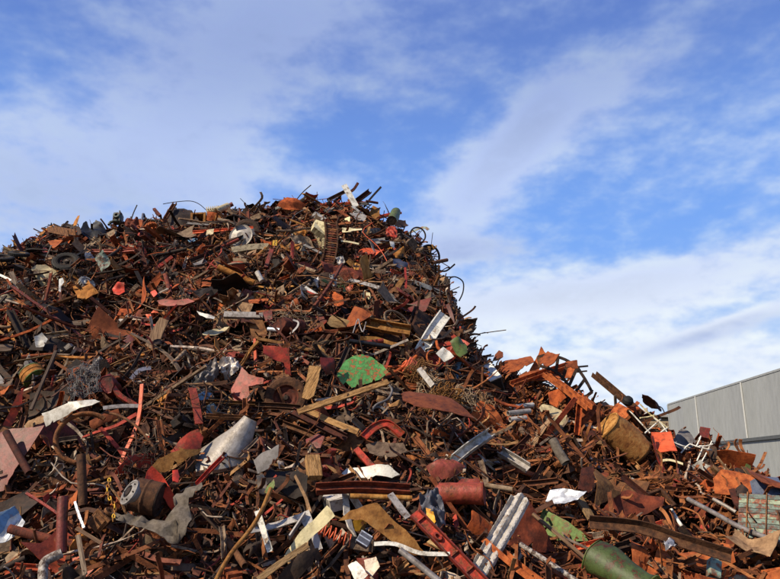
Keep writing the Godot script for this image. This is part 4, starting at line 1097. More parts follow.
	sheet_at("white_sheet", "tan and white flap next to the low white shred", "sheet", "", [364, 560, 376, 557, 380, 568, 372, 576, 366, 570], "white", {"lift": 0.55, "crumple": 0.04, "pick": 2})
	bar_at("grey_pole", "grey pole running out of the bottom below the large torn sheet", "pole", "the low grey pole", [400, 550, 418, 564, 440, 582], 6, "pipe", "pale", {"lift": 0.75, "pick": 3})
	bar_at("white_edge", "bent white strip crossing the foot of the large torn sheet", "strip", "", [374, 544, 395, 544, 420, 553, 450, 554], 4, "strip", "pale", {"lift": 0.75})
	girder()
	sheet_at("foil_bag", "crumpled blue-grey and yellow foil bag above the red girder", "bag", "the crumpled foil bag", [419, 498, 428, 494, 438, 496, 443, 506, 446, 520, 440, 524, 434, 518, 424, 512], "slate", {"lift": 0.65, "crumple": 0.1, "flat": true, "pick": 2})
	sheet_at("yellow_flap", "orange-yellow flap hanging from the crumpled foil bag", "flap", "", [426, 506, 433, 510, 436, 522, 432, 524, 427, 516], "yellow", {"lift": 0.72, "crumple": 0.05})
	drum_at("red_tank", "dull red metal tank with a rounded end", "tank", "the dull red tank", 438, 492, 483, 497, 10.5, "pink", "red", Vector3(0, 0.1, 0.2), 0.36, 0.12, 0, -0.1)
	sheet_at("red_dented_sheet", "red dented sheet uphill of the dull red tank", "sheet", "", [448, 476, 468, 464, 484, 468, 493, 484, 470, 482], "red", {"lift": 0.55, "curl": 0.1, "pick": 1})
	sheet_at("red_fin", "pink-red dented sheet above the dull red tank's rounded end", "sheet", "", [427, 461, 444, 454, 467, 461, 458, 470, 436, 471], "pink", {"lift": 0.45, "crumple": 0.04})
	bar_at("rusty_beam", "long maroon beam speckled with white flakes", "beam", "the speckled maroon beam", [316, 489, 360, 487, 410, 490], 9, "channel", "maroon", {"lift": 0.6, "pick": 2})
	bar_at("tan_pipe", "tan pipe lying level under the speckled maroon beam", "pipe", "", [350, 496, 380, 497, 412, 498], 5, "pipe", "ochre", {"lift": 0.55})
	bar_at("flaked_strip", "rust and white flaked strip below the speckled maroon beam", "strip", "", [390, 494, 399, 506, 408, 518], 6.5, "plank", "white", {"lift": 0.65, "pick": 3})
	sheet_at("white_bag", "white crumpled sheet above the speckled maroon beam", "sheet", "the white crumpled sheet", [338, 470, 346, 464, 360, 466, 372, 469, 386, 474, 400, 481, 392, 483, 376, 479, 360, 480, 345, 477], "white", {"lift": 0.5, "crumple": 0.05, "pick": 0})
	bar_at("red_fender", "orange-red arched mudguard with a drooping end", "mudguard", "the orange-red mudguard", [364, 437, 375, 427, 388, 424, 402, 435], 8, "channel", "red", {"lift": 0.55, "pick": 2, "deep": 0.35, "foot": [384, 436]})
	sheet_at("olive_pan", "dark grey-brown bent pan below the orange-red mudguard", "pan", "the grey-brown pan", [366, 446, 376, 442, 390, 445, 404, 446, 408, 454, 396, 461, 380, 460, 370, 455], "dusty", {"lift": 0.4, "curl": -0.14, "pick": 3})
	bar_at("red_lever", "red lever with a worn tan end beside the grey-brown pan", "lever", "", [356, 449, 363, 457, 375, 470], 6, "box", "red", {"lift": 0.6})
	corrugated_beam()
	bar_at("flaked_pole", "thin pole with flaking white paint beside the corrugated beam", "pole", "the white flaking pole", [520, 544, 548, 562, 584, 586], 4.5, "pipe", "worn_white", {"lift": 0.75, "pick": 1})
	bar_at("brown_pole", "long thin brown pole with a pale tip, sloping down to the bottom", "pole", "the long brown pole", [533, 514, 570, 545, 612, 582], 3.6, "round", "old_wood", {"lift": 0.78, "pick": 2})
	sheet_at("green_sheet", "green painted sheet under the long brown pole", "sheet", "the green painted sheet", [540, 512, 545, 501, 556, 508, 570, 518, 584, 528, 590, 536, 574, 534, 556, 528], "olive", {"lift": 0.45, "pick": 0, "curl": 0.05})
	drum_at("green_tank", "big green dented tank lying half buried at the very bottom", "tank", "the big green tank", 593, 557, 650, 592, 14, "olive", "olive", Vector3(0, 0.2, 0.1), 0.5, 0.16, 0)
	sheet_at("red_scrap", "orange-red scrap leaning on the big green tank", "scrap", "", [574, 558, 586, 548, 590, 552, 588, 566, 580, 568], "bright_red", {"lift": 0.5, "pick": 3})
	sheet_at("foil_box", "crushed silvery box, open, beside the olive tilted panel", "box", "the crushed silvery box", [550, 494, 554, 483, 563, 484, 577, 490, 586, 493, 578, 500, 570, 503, 560, 501], "silver", {"lift": 0.6, "crumple": 0.025, "flat": true, "pick": 0})
	sheet_at("olive_sheet", "olive-ochre tilted panel near the crushed silvery box", "panel", "the olive tilted panel", [591, 509, 594, 488, 597, 470, 601, 466, 608, 478, 614, 490, 621, 493, 608, 501], "ochre", {"lift": 0.5, "pick": 3, "lean": Vector3(0.4, 0, 0.1)})
	sheet_at("maroon_crate", "dark maroon upright crate side beside the olive tilted panel", "panel", "", [578, 490, 582, 468, 594, 466, 594, 486, 588, 494], "maroon", {"lift": 0.4, "th": 0.05, "pick": 3})
	sheet_at("brown_sheet", "leaf shaped brown sheet below the corrugated beam's upper end", "sheet", "the brown leaf sheet", [508, 545, 514, 528, 520, 512, 528, 504, 536, 513, 547, 528, 560, 545, 540, 547, 522, 540], "maroon", {"lift": 0.5, "curl": 0.1, "pick": 2})
	bar_at("grey_profile", "pale grey bent profile below the large rusty plate, upper of two", "profile", "the upper grey profile", [454, 460, 470, 447, 491, 433], 9, "channel", "pale", {"lift": 0.55, "pick": 0})
	bar_at("grey_profile", "grey profile pointing down beside the oval disc, lower of two", "profile", "", [500, 451, 512, 458, 528, 468], 8, "channel", "pale", {"lift": 0.5, "pick": 1})
	bar_at("olive_cylinder", "weathered olive pipe lying below the oval disc", "pipe", "", [553, 440, 559, 452, 566, 463], 9, "pipe", "canvas", {"lift": 0.45})
	tyre_at("small_pulley", "small tan pulley beside the weathered olive pipe", "pulley", "the small tan pulley", 566, 439, 6, 0, Vector3(0, 0, 0.7), "ochre", 0.4, "ochre")
	bar_at("pale_pole", "short pale pole leaning towards the olive tilted panel", "pole", "", [577, 443, 587, 455, 600, 469], 3, "round", "pale", {"lift": 0.6})

func cone() -> void:
	# a conical hopper, wide mouth down the slope
	var p := hit(231, 444)
	var n := lie(p, Vector3(-0.1, 0.2, 0.2))
	p += n * 0.5
	var a := meet(221, 455, p, n) - n * 0.42
	var b := meet(250, 421, p, n) + n * 0.05
	var axis := (b - a).normalized()
	var side := n.cross(axis).normalized()
	var k := (p - EYE).length() / FOC
	var h := a.distance_to(b) * 0.5
	var m := MB.new()
	var warp := func(q: Vector3) -> Vector3:
		var f := 1.0 + n_fine.get_noise_3d(q.x * 2.2, q.y * 2.2, q.z * 1.6) * 0.16
		var mouth := clampf((h * 0.4 - q.z) / (h * 1.4), 0.0, 1.0)
		return Vector3(q.x * f * (1.0 + 0.22 * mouth), q.y * f * (1.0 - 0.1 * mouth), q.z + 0.12 * mouth * sin(atan2(q.y, q.x) * 3.0 + 1.0))
	var pts := PackedVector2Array()
	for i in 9: pts.append(Vector2(lerpf(25.0, 7.0, i / 8.0) * k, lerpf(-h, h, i / 8.0)))
	for i in 9: pts.append(Vector2(lerpf(6.5, 24.5, i / 8.0) * k, lerpf(h, -h, i / 8.0)))
	lathe(m, pts, 30, true, warp)
	var o := obj("hopper_cone", m.mesh(), mat("pale", 1), null, Transform3D(Basis(side, axis.cross(side), axis), a.lerp(b, 0.5)))
	tag(o, "large pale grey dented cone of sheet metal", "cone", "")
	mark("the pale grey cone", p, axis * h * 0.7, 0.46)

func mesh_mat() -> void:
	var s := seat(84, 380, 95, Vector3(0, 0, 0.1), 0.4)
	var k: float = s[1]
	var o := thing("wire_screen", "grey wire screen, crumpled, below the long level tan bar", "screen", s[0])
	for d in 2:
		var m := MB.new()
		for i in 22:
			var path := PackedVector3Array()
			for j in 9:
				var a := -18.0 + 36.0 * j / 8.0
				var b := -14.0 + 28.0 * i / 21.0
				var q := Vector2(a, b) if d == 0 else Vector2(b * 1.28, a * 0.78)
				path.append(Vector3(q.x, q.y, n_fine.get_noise_2d(q.x * 0.12, q.y * 0.12) * 9.0 + d * 0.25) * k)
			sweep(m, circle(0.0055, 4), path, Vector3(0, 0, 1), true)
		obj("long_wires" if d == 0 else "cross_wires", m.mesh(), mat("grey", 3), o).set_meta("kind", "stuff")
	mark("the grey wire screen", s[0].origin, Vector3.ZERO, 0.3)

func chain() -> void:
	var s := seat(111, 500, -80, Vector3(0, 0, 0.3), 0.78)
	var k: float = s[1]
	var o := thing("orange_chain", "orange-yellow chain hanging beside the pale flanged hub", "chain", s[0])
	for i in 14:
		var m := MB.new()
		torus(m, 1.9 * k, 0.55 * k, 10, 0.0, TAU, 0.62)
		var t := -20.0 + 3.0 * i
		obj("link", m.mesh(), mat("ochre" if i % 3 else "yellow", i % 3), o, Transform3D(Basis(Vector3(1, 0, 0), PI * 0.4 * (i % 2)) * Basis(Vector3(0, 0, 1), 0.15 * sin(i)), Vector3(t, sin(t * 0.2) * 2.0, 0) * k))
	mark("the orange-yellow chain", s[0].origin, s[0].basis.x * 15 * k, 0.1)

func blue_carton() -> void:
	var s := seat(364, 540, -28, Vector3(-0.1, 0.1, 0.3), 0.62)
	var k: float = s[1]
	var o := thing("blue_carton", "small blue-violet carton with pale edges, crushed", "carton", s[0])
	var m := MB.new()
	m.box(Vector3.ZERO, Vector3(13, 11, 9) * k, Basis(Vector3(0.2, 1, 0).normalized(), 0.25))
	obj("body", m.mesh(), mat("slate", 2), o)
	for y in [-5.0, 0.5, 5.0]:
		m = MB.new()
		m.box(Vector3(0.5, y, 4.4) * k, Vector3(12, 1.2, 1.4) * k, Basis(Vector3(0.2, 1, 0).normalized(), 0.25))
		obj("band", m.mesh(), mat("silver", 0), o)
	mark("the blue-violet carton", s[0].origin, Vector3.ZERO, 0.13)

func girder() -> void:
	var s := seat(448, 548, -46, Vector3(0, 0.1, 0.2), 0.72)
	var k: float = s[1]
	var o := thing("red_girder", "long red girder with an oval boss running off the bottom", "girder", s[0])
	var m := MB.new()
	m.box(Vector3(0, 0, -1.5) * k, Vector3(96, 10, 1.6) * k)
	obj("web", m.mesh(), mat("red", 2), o)
	for y in [-5.4, 5.4]:
		m = MB.new()
		m.box(Vector3(1, y, 0.8) * k, Vector3(94, 1.4, 5.5) * k)
		obj("flange", m.mesh(), mat("red", 3), o)
	m = MB.new()
	lathe(m, PackedVector2Array([Vector2(2.2 * k, 0), Vector2(2.2 * k, 2.6 * k), Vector2(3.6 * k, 2.6 * k), Vector2(4.4 * k, -0.5 * k)]), 18)
	obj("boss", m.mesh(), mat("red", 1), o, Transform3D(Basis.from_scale(Vector3(1.3, 0.8, 1)), Vector3(-14, 0, 0) * k))
	for x in [-38.0, 8.0, 28.0]:
		m = MB.new()
		m.box(Vector3(x, 0, 0.4) * k, Vector3(1.6, 9.3, 3) * k)
		obj("stiffener", m.mesh(), mat("red", 0), o)
	mark("the red girder", s[0].origin, s[0].basis.x * 42 * k, 8 * k)

func corrugated_beam() -> void:
	var s := seat(500, 534, 60.5, Vector3(-0.25, 0.1, 0.2), 0.7)
	var k: float = s[1]
	var m := MB.new()
	var out := PackedVector2Array([Vector2(-45, -9), Vector2(30, -9.5), Vector2(43, -9), Vector2(48, 0), Vector2(41, 9), Vector2(-44, 8.5)])
	for i in out.size(): out[i] *= k
	var height := func(q: Vector2) -> float:
		return 2.0 * k * sign(sin(q.y / k * 0.75)) * minf(1.0, absf(sin(q.y / k * 0.75)) * 2.0) + n_fine.get_noise_2d(q.x * 2.0, q.y) * 0.03
	plate(m, out, 0.008, height, 1.15 * k, 0.002, false)
	var o := obj("corrugated_beam", m.mesh(), mat("white", 1), null, s[0])
	tag(o, "off-white corrugated steel plank standing at the bottom of the heap", "plank", "")
	mark("the corrugated beam", s[0].origin, s[0].basis.x * 38 * k, 10 * k)

func right_pieces() -> void:
	var s: Array
	var m: MB
	var o: Node3D
	sheet_at("oval_disc", "pale stained oval disc lying against the slope", "disc", "the oval disc", [536, 411, 543, 405, 552, 407, 561, 411, 567, 416, 564, 424, 556, 428, 546, 427, 538, 421], "cream", {"lift": 0.5, "th": 0.03, "crumple": 0.015, "pick": 1, "rough": 0.006})
	drum_at("ochre_tank", "ochre rusted round tank lying on its side", "tank", "the ochre tank", 607, 428, 641, 444, 14.5, "ochre_rust", "ochre", Vector3(-0.1, 0.1, 0.2), 0.5, 0.1, 0, 0.32)
	sheet_at("red_flat_sheet", "flat clean orange-red panel leaning back", "panel", "the flat orange-red panel", [651, 433, 661, 433, 671, 432, 676, 455, 666, 456, 657, 457], "orange_red", {"lift": 0.6, "th": 0.02, "crumple": 0.002, "rough": 0.001, "pick": 2, "lean": Vector3(-0.2, 0.2, 0.3), "foot": [666, 462], "clean": true})
	bar_at("cream_strip", "curved cream strip below the flat orange-red panel", "strip", "", [660, 461, 670, 460, 683, 464], 2.4, "strip", "cream", {"lift": 0.6})
	bar_at("red_strip", "narrow red strip running down from the flat orange-red panel", "strip", "", [652, 436, 658, 458, 664, 470], 2, "bar", "red", {"lift": 0.62})
	sheet_at("red_bucket", "small rust-red bucket standing on the ridge before the warehouse", "bucket", "the rust-red bucket", [700, 428, 710, 430, 708, 440, 701, 438], "red", {"lift": 0.5, "th": 0.14, "curl": 0.02, "crumple": 0.004, "lean": Vector3(0, 0, 0.6), "pick": 3})
	tube_frame()
	# orange rusted plates along the lower ridge
	var plates := [
		[[496, 367, 506, 362, 520, 360, 531, 361, 535, 371, 520, 376, 505, 378], "sloping orange plate at the upper end of the lower ridge", "the sloping ridge plate"],
		[[528, 367, 534, 358, 541, 348, 546, 352, 542, 360, 537, 369], "narrow orange plate pointing at the sky on the lower ridge", "the pointing orange plate"],
		[[539, 364, 544, 358, 549, 354, 556, 359, 563, 364, 557, 369, 549, 373], "folded orange plate like a tent on the lower ridge", "the tent-like orange plate"],
		[[506, 381, 519, 381, 519, 391, 506, 391], "small square orange plate by the white lidded cabinet", ""],
		[[518, 392, 530, 383, 548, 377, 566, 373, 577, 379, 566, 392, 548, 402, 530, 400], "broad orange plate facing out below the lower ridge", "the broad orange plate"],
		[[565, 364, 577, 361, 578, 368, 566, 371], "brown plate in the arched slatted frame", ""],
		[[493, 367, 495, 357, 499, 351, 503, 355, 503, 365, 499, 371], "upright orange fin beside the white lidded cabinet", "the orange fin"],
		[[520, 374, 533, 370, 549, 368, 548, 375, 534, 380, 521, 381], "dull orange plate tucked under the tent-like orange plate", ""],
		[[570, 398, 582, 392, 594, 400, 606, 412, 600, 420, 586, 414], "orange-brown plate uphill of the ochre tank", "the orange-brown plate"],
		[[548, 392, 560, 388, 566, 396, 556, 405, 549, 402], "small bent orange plate below the broad orange plate", ""]]
	for q in plates:
		sheet_at("orange_plate", q[1], "plate", q[2], q[0], "orange", {"lift": 0.35 + rng.randf() * 0.2, "crumple": 0.02, "pick": rng.randi() % 4, "fold": rng.randf_range(0, 0.06), "th": 0.014, "lean": Vector3(-0.2, 0.1, 0.3)})
	bar_at("orange_bar", "long orange bar rising along the lower ridge", "bar", "the long orange bar", [512, 384, 540, 374, 568, 365], 5, "channel", "orange", {"lift": 0.6, "pick": 0})
	bar_at("orange_bar", "orange bar standing upright below the lower ridge", "bar", "the upright orange bar", [577, 434, 579, 412, 581, 392], 5.5, "channel", "orange", {"lift": 0.6, "pick": 2})
	bar_at("orange_bar", "orange bar sloping down behind the upright orange bar", "bar", "", [545, 374, 566, 389, 590, 408], 6, "channel", "orange", {"lift": 0.5, "pick": 0})
	bar_at("orange_bar", "short orange bar leaning beside the upright orange bar", "bar", "", [579, 424, 588, 417, 597, 405], 5, "angle", "orange", {"lift": 0.55, "pick": 1})
	arched_frame()
	bar_at("ridge_beam", "dark brown beam lying down the skyline of the lower ridge", "beam", "the skyline beam", [594, 374, 612, 389, 641, 414], 6, "channel", "brown", {"lift": 0.4, "pick": 3, "foot": [612, 398]})
	s = seat(628, 401, 0, Vector3.ZERO, 0.3)
	m = MB.new()
	lathe(m, PackedVector2Array([Vector2(0, 0.09), Vector2(0.05, 0.085), Vector2(0.085, 0.05), Vector2(0.1, 0), Vector2(0.085, -0.05), Vector2(0.05, -0.085), Vector2(0, -0.09)]), 14)
	o = obj("black_float", m.mesh(), mat("rubber"), null, s[0])
	tag(o, "black round ball on top of the skyline beam", "ball", "")
	bar_at("iron_rod", "thin post with two crossbars above the lower ridge", "post", "the crossbar post", [587, 384, 581, 372, 577, 366], 1.6, "bar", "dark", {"lean": Vector3(0, -0.3, 1), "foot": [586, 388]})
	bar_at("crossbar", "upper crossbar on the thin post over the lower ridge", "bar", "", [577, 367, 588, 366], 1.6, "bar", "dark", {"lean": Vector3(0, -0.3, 1), "foot": [586, 388], "lift": 0.16})
	bar_at("crossbar", "lower crossbar on the thin post over the lower ridge", "bar", "", [577, 372, 587, 371], 1.4, "bar", "dark", {"lean": Vector3(0, -0.3, 1), "foot": [586, 388], "lift": 0.16})
	bar_at("dark_wire", "dark wire waving in front of the warehouse corner", "wire", "", [652, 408, 657, 406, 662, 408, 665, 414], 1.0, "rod", "dark", {"lean": Vector3(0, -0.3, 1), "foot": [655, 424]})
	sheet_at("maroon_trough", "dark maroon open trough beneath the ochre tank", "trough", "the maroon trough", [583, 434, 594, 431, 604, 430, 608, 441, 598, 448, 588, 450], "maroon", {"lift": 0.4, "curl": -0.1, "th": 0.012, "pick": 3})
	sheet_at("rusty_sheet", "smooth orange sheet lying at the ridge's low end", "sheet", "the low ridge sheet", [713, 478, 722, 470, 738, 472, 754, 475, 757, 490, 744, 493, 728, 493, 715, 491], "orange", {"lift": 0.45, "crumple": 0.008, "pick": 0, "foot": [735, 495], "buckle": 0.3})
	sheet_at("slate_sheet", "slate blue panel at the ridge's low end", "panel", "the slate blue panel", [750, 483, 764, 478, 778, 477, 782, 484, 781, 496, 768, 499, 754, 503], "slate", {"lift": 0.6, "th": 0.02, "crumple": 0.006, "pick": 0, "foot": [764, 505]})
	cage()
	bar_at("long_pole", "long grey pole running down past the pale green cage", "pole", "the long grey pole", [688, 499, 716, 514, 742, 528, 786, 545], 4, "pipe", "pale", {"lift": 0.8, "pick": 3})
	bar_at("short_pole", "short grey pole lying uphill of the long grey pole", "pole", "", [713, 499, 724, 505, 736, 512], 3, "pipe", "pale", {"lift": 0.7, "pick": 1})
	bar_at("white_rod", "bright white straight rod lying across rusty sheets", "rod", "the bright white rod", [669, 506, 679, 522, 691, 539], 3, "round", "white", {"lift": 0.8, "pick": 0})
	bar_at("long_beam", "long dark brown beam curving along the bottom slope", "beam", "the long curved beam", [590, 522, 640, 527, 680, 540, 732, 556], 9, "angle", "brown", {"lift": 0.65, "pick": 3})
	sheet_at("torn_plate", "wide torn maroon plate uphill of the long curved beam", "plate", "the wide maroon plate", [594, 522, 604, 508, 616, 496, 626, 493, 642, 500, 660, 503, 658, 512, 640, 517, 618, 520], "maroon", {"lift": 0.45, "crumple": 0.03, "pick": 2})
	sheet_at("rusty_sheet", "rusty sheet bent under the bright white rod", "sheet", "", [655, 525, 672, 522, 690, 528, 704, 540, 690, 543, 668, 536], "maroon", {"lift": 0.45, "crumple": 0.03, "pick": 0})
	sheet_at("silver_scrap", "silvery lump in front of the long curved beam", "lump", "", [661, 549, 668, 543, 677, 545, 674, 552, 664, 555], "silver", {"lift": 0.6, "crumple": 0.08, "flat": true})
	s = seat(714, 569, 85, Vector3(0, 0, 0.4), 0.5)
	m = MB.new()
	m.box(Vector3.ZERO, Vector3(16, 10, 8) * s[1], Basis(Vector3(1, 0.3, 0).normalized(), 0.3))
	m.box(Vector3(9.5, 0, 0) * s[1], Vector3(4, 5, 5) * s[1], Basis(Vector3(1, 0.3, 0).normalized(), 0.3))
	o = obj("teal_box", m.mesh(), mat("teal", 0), null, s[0])
	tag(o, "small pale teal machine box at the bottom", "box", "")
	mark("the pale teal box", s[0].origin, Vector3.ZERO, 0.15)
	sheet_at("corrugated_scrap", "grey corrugated scrap above the square iron frame", "scrap", "the grey corrugated scrap", [624, 476, 634, 470, 642, 476, 652, 484, 646, 488, 634, 483], "grey", {"lift": 0.55, "wave": 0.02, "waves": 4, "step": 0.05})
	square_frame()
	bar_at("maroon_bar", "maroon angle bar running down to the square iron frame", "bar", "", [622, 476, 645, 495, 672, 516], 4.5, "angle", "maroon", {"lift": 0.6})
	sheet_at("dark_flap", "dark yellow-marked can beside the slate blue panel", "can", "", [733, 491, 741, 488, 748, 493, 748, 502, 740, 505, 734, 500], "dark", {"lift": 0.55, "curl": 0.1, "pick": 0})
	sheet_at("yellow_mark", "yellow torn label on the dark can", "label", "", [738, 495, 742, 493, 744, 497, 742, 502, 739, 501], "yellow", {"lift": 0.64})
	bar_at("dark_hook", "dark curved hook of iron beside the pale green cage", "hook", "", [732, 490, 738, 505, 748, 512, 750, 522], 5, "bar", "maroon", {"lift": 0.65, "pick": 3})
	for q in [[[724, 468, 736, 463, 748, 466, 742, 472, 730, 472], "flattened dark green sheet on the low ridge", "dark"], [[744, 470, 748, 461, 753, 462, 755, 470, 750, 474], "grey-green upright flake on the low ridge", "olive"], [[672, 443, 682, 431, 690, 434, 697, 442, 690, 448, 680, 447], "grey-brown torn sheet near the tubular frame", "grey"], [[696, 445, 706, 441, 716, 445, 722, 456, 712, 462, 700, 458], "dark torn sheet behind the tubular frame", "dark"], [[628, 418, 640, 413, 652, 420, 650, 430, 638, 428], "brown gable sheet on the skyline by the white tubes", "maroon"], [[690, 462, 700, 458, 710, 464, 706, 474, 694, 474], "grey crumpled sheet below the tubular frame", "grey"]]:
		sheet_at("torn_sheet", q[1], "sheet", "", q[0], q[2], {"lift": 0.4, "crumple": 0.05})

func square_frame() -> void:
	var s := seat(660, 500, 20, Vector3(0, 0.2, 0.1), 0.6)
	var k: float = s[1]
	var o := thing("iron_square", "small square iron frame lying beside the bright white rod", "frame", s[0])
	for i in 4:
		var a := PI * 0.5 * i
		var m := MB.new()
		m.box(Vector3(cos(a), sin(a), 0) * 9.0 * k, Vector3(2.2, 20.0 if i % 2 == 0 else 15.6, 3.5) * k, Basis.IDENTITY if i % 2 == 0 else Basis(Vector3(0, 0, 1), PI * 0.5))
		obj("bar", m.mesh(), mat("brown", 3), o)
	mark("the square iron frame", s[0].origin, Vector3.ZERO, 0.14)

func tube_frame() -> void:
	# a bent white tubular chair frame, standing askew
	var s := seat(700, 447, 0, Vector3(0, 0, 0.5), 0.75)
	var k: float = s[1]
	var o := thing("tubular_chair", "white tubular chair frame standing askew before the warehouse", "chair frame", s[0])
	var i := 0
	for t in [[[681, 453, 686, 447, 690, 444], 0.0], [[690, 444, 699, 447, 712, 450], 0.0], [[712, 441, 705, 456, 696, 471], 0.0], [[696, 447, 699, 441, 701, 436], 0.1], [[699, 446, 706, 446, 713, 444], 0.1], [[697, 461, 701, 452, 703, 447], -0.15]]:
		var path := PackedVector3Array()
		for j in 3:
			path.append(s[0].affine_inverse() * meet(t[0][2 * j], t[0][2 * j + 1], s[0].origin + s[0].basis.z * t[1], s[0].basis.z))
		var m := MB.new()
		sweep(m, circle(0.65 * k, 8), smooth_path(path, 3), Vector3(0, 0, 1), true)
		obj("tube", m.mesh(), mat("white", 0), o)
		i += 1
	mark("the tubular chair frame", s[0].origin, s[0].basis.x * 0.2, 0.2)
	var bars := [[[629, 410, 640, 422, 650, 433], "pale slat end crossing the brown gable sheet"], [[645, 433, 652, 427, 661, 419], "short white tube crossing over the flat orange-red panel"], [[654, 418, 663, 426, 672, 441], "long white tube sloping down by the flat orange-red panel"], [[659, 434, 664, 430, 669, 427], "white stub above the flat orange-red panel"], [[640, 404, 650, 414, 668, 428], "thin pale rod highest over the brown gable sheet"], [[640, 418, 648, 417, 655, 415], "white tube lying level beside the warehouse corner"], [[671, 441, 680, 445, 690, 448], "pale tube linking to the tubular chair frame"]]
	for b in bars:
		bar_at("white_tube", b[1], "tube", "", b[0], 1.35, "round", "white" if b[0][0] != 640 else "cream", {"lift": 0.7, "pick": 0, "lean": Vector3(0, 0, 0.5), "foot": [655, 436]})

func arched_frame() -> void:
	# a bowed frame with slats that stands up against the sky
	var s := seat(566, 372, -30, Vector3(0.1, -0.2, 0.9), 0.35)
	var o := thing("arched_lattice", "dark arched frame with slats standing against the sky", "frame", s[0])
	var k: float = s[1]
	var inv: Transform3D = s[0].affine_inverse()
	var outer := [[538, 357], [547, 355], [558, 357], [568, 361], [577, 368], [585, 379], [592, 392]]
	var inner := [[540, 366], [548, 368], [556, 372], [563, 378], [569, 386], [574, 394], [578, 403]]
	var paths := []
	for src in [outer, inner]:
		var path := PackedVector3Array()
		for e in src: path.append(inv * meet(e[0], e[1], s[0].origin, s[0].basis.z))
		paths.append(path)
		var m := MB.new()
		sweep(m, rect(1.6 * k, 2.4 * k), smooth_path(path, 3), Vector3(0, 0, 1), false)
		obj("rail", m.mesh(), mat("dark", 0), o)
	for i in 7:
		var m := MB.new()
		sweep(m, rect(0.8 * k, 3.0 * k), PackedVector3Array([paths[0][i] + Vector3(0, 0, 0.01), paths[1][i].lerp(paths[0][i], -0.15)]), Vector3(0, 0, 1), false, 0.0, 0.2 * (i % 3))
		obj("slat", m.mesh(), mat("dark" if i % 3 else "brown", i % 4), o)
	mark("the arched slatted frame", s[0].origin, s[0].basis.x * 0.3, 0.3)

func cage() -> void:
	var s := seat(768, 517, -4, Vector3(0, 0.15, 0.3), 0.55)
	var k: float = s[1]
	var o := thing("green_cage", "pale green rusting slatted cage side at the low end of the ridge", "cage", s[0])
	var m := MB.new()
	m.box(Vector3(0, 0, -1.5) * k, Vector3(46, 42, 1.2) * k)
	obj("backing", m.mesh(), mat("ochre", 2), o)
	for i in 9:
		m = MB.new()
		m.box(Vector3(0, -18 + 4.5 * i, 0) * k, Vector3(46, 4.2, 1.6) * k, Basis(Vector3(0, 0, 1), 0.01 * sin(i * 5.0)))
		obj("slat", m.mesh(), mat("teal", 1 + i % 3), o)
	for i in 3:
		m = MB.new()
		m.box(Vector3(-16 + 15 * i, 0, 1.4) * k, Vector3(1.0, 43, 1.2) * k)
		obj("upright", m.mesh(), mat("brown", i), o)
	mark("the pale green cage", s[0].origin, Vector3.ZERO, 0.34)

# ---------------------------------------------------------------- everything else on the heap: one mesh of each shape, many pieces
func torn_outline(a: float, b: float) -> PackedVector2Array:
	var out := PackedVector2Array()
	var style: int = [0, 0, 1, 1, 2, 3][rng.randi() % 6]
	if style == 0:      # sheared quadrilateral
		for c in [[-1, -1], [1, -1], [1, 1], [-1, 1]]:
			out.append(Vector2(c[0] * a * rng.randf_range(0.6, 1.0), c[1] * b * rng.randf_range(0.55, 1.0)) * 0.5)
	elif style == 1:    # rectangle with a bite
		var t := rng.randf_range(-0.2, 0.3)
		out = PackedVector2Array([Vector2(-a, -b) * 0.5, Vector2(a * 0.5, -b * rng.randf_range(0.3, 0.5)), Vector2(a * rng.randf_range(0.35, 0.5), b * 0.5), Vector2(a * (t + 0.12), b * 0.5), Vector2(a * t, b * rng.randf_range(0.0, 0.3)), Vector2(a * (t - 0.15), b * 0.42), Vector2(-a * 0.5, b * 0.5)])
	else:               # torn
		var k := rng.randi_range(5, 8)
		for i in k:
			var g := TAU * (i + rng.randf_range(-0.3, 0.3)) / k
			var r := rng.randf_range(0.45, 1.1)
			out.append(Vector2(cos(g) * a * 0.5, sin(g) * b * 0.5) * r)
	return out

func bent_path(l: float, bend: float) -> PackedVector3Array:
	var c := PackedVector3Array()
	var k := 4
	for i in k:
		var t := float(i) / (k - 1) - 0.5
		c.append(Vector3(t * l, rng.randf_range(-1, 1) * bend * l if i > 0 and i < k - 1 else 0.0, rng.randf_range(-1, 1) * bend * l * 0.7))
	if bend > 0.05 and rng.randf() < 0.5:   # a kink at one end
		c.append(c[3] + Vector3(l * 0.08, rng.randf_range(-0.2, 0.2) * l, rng.randf_range(-0.1, 0.2) * l))
	return smooth_path(c, 3)

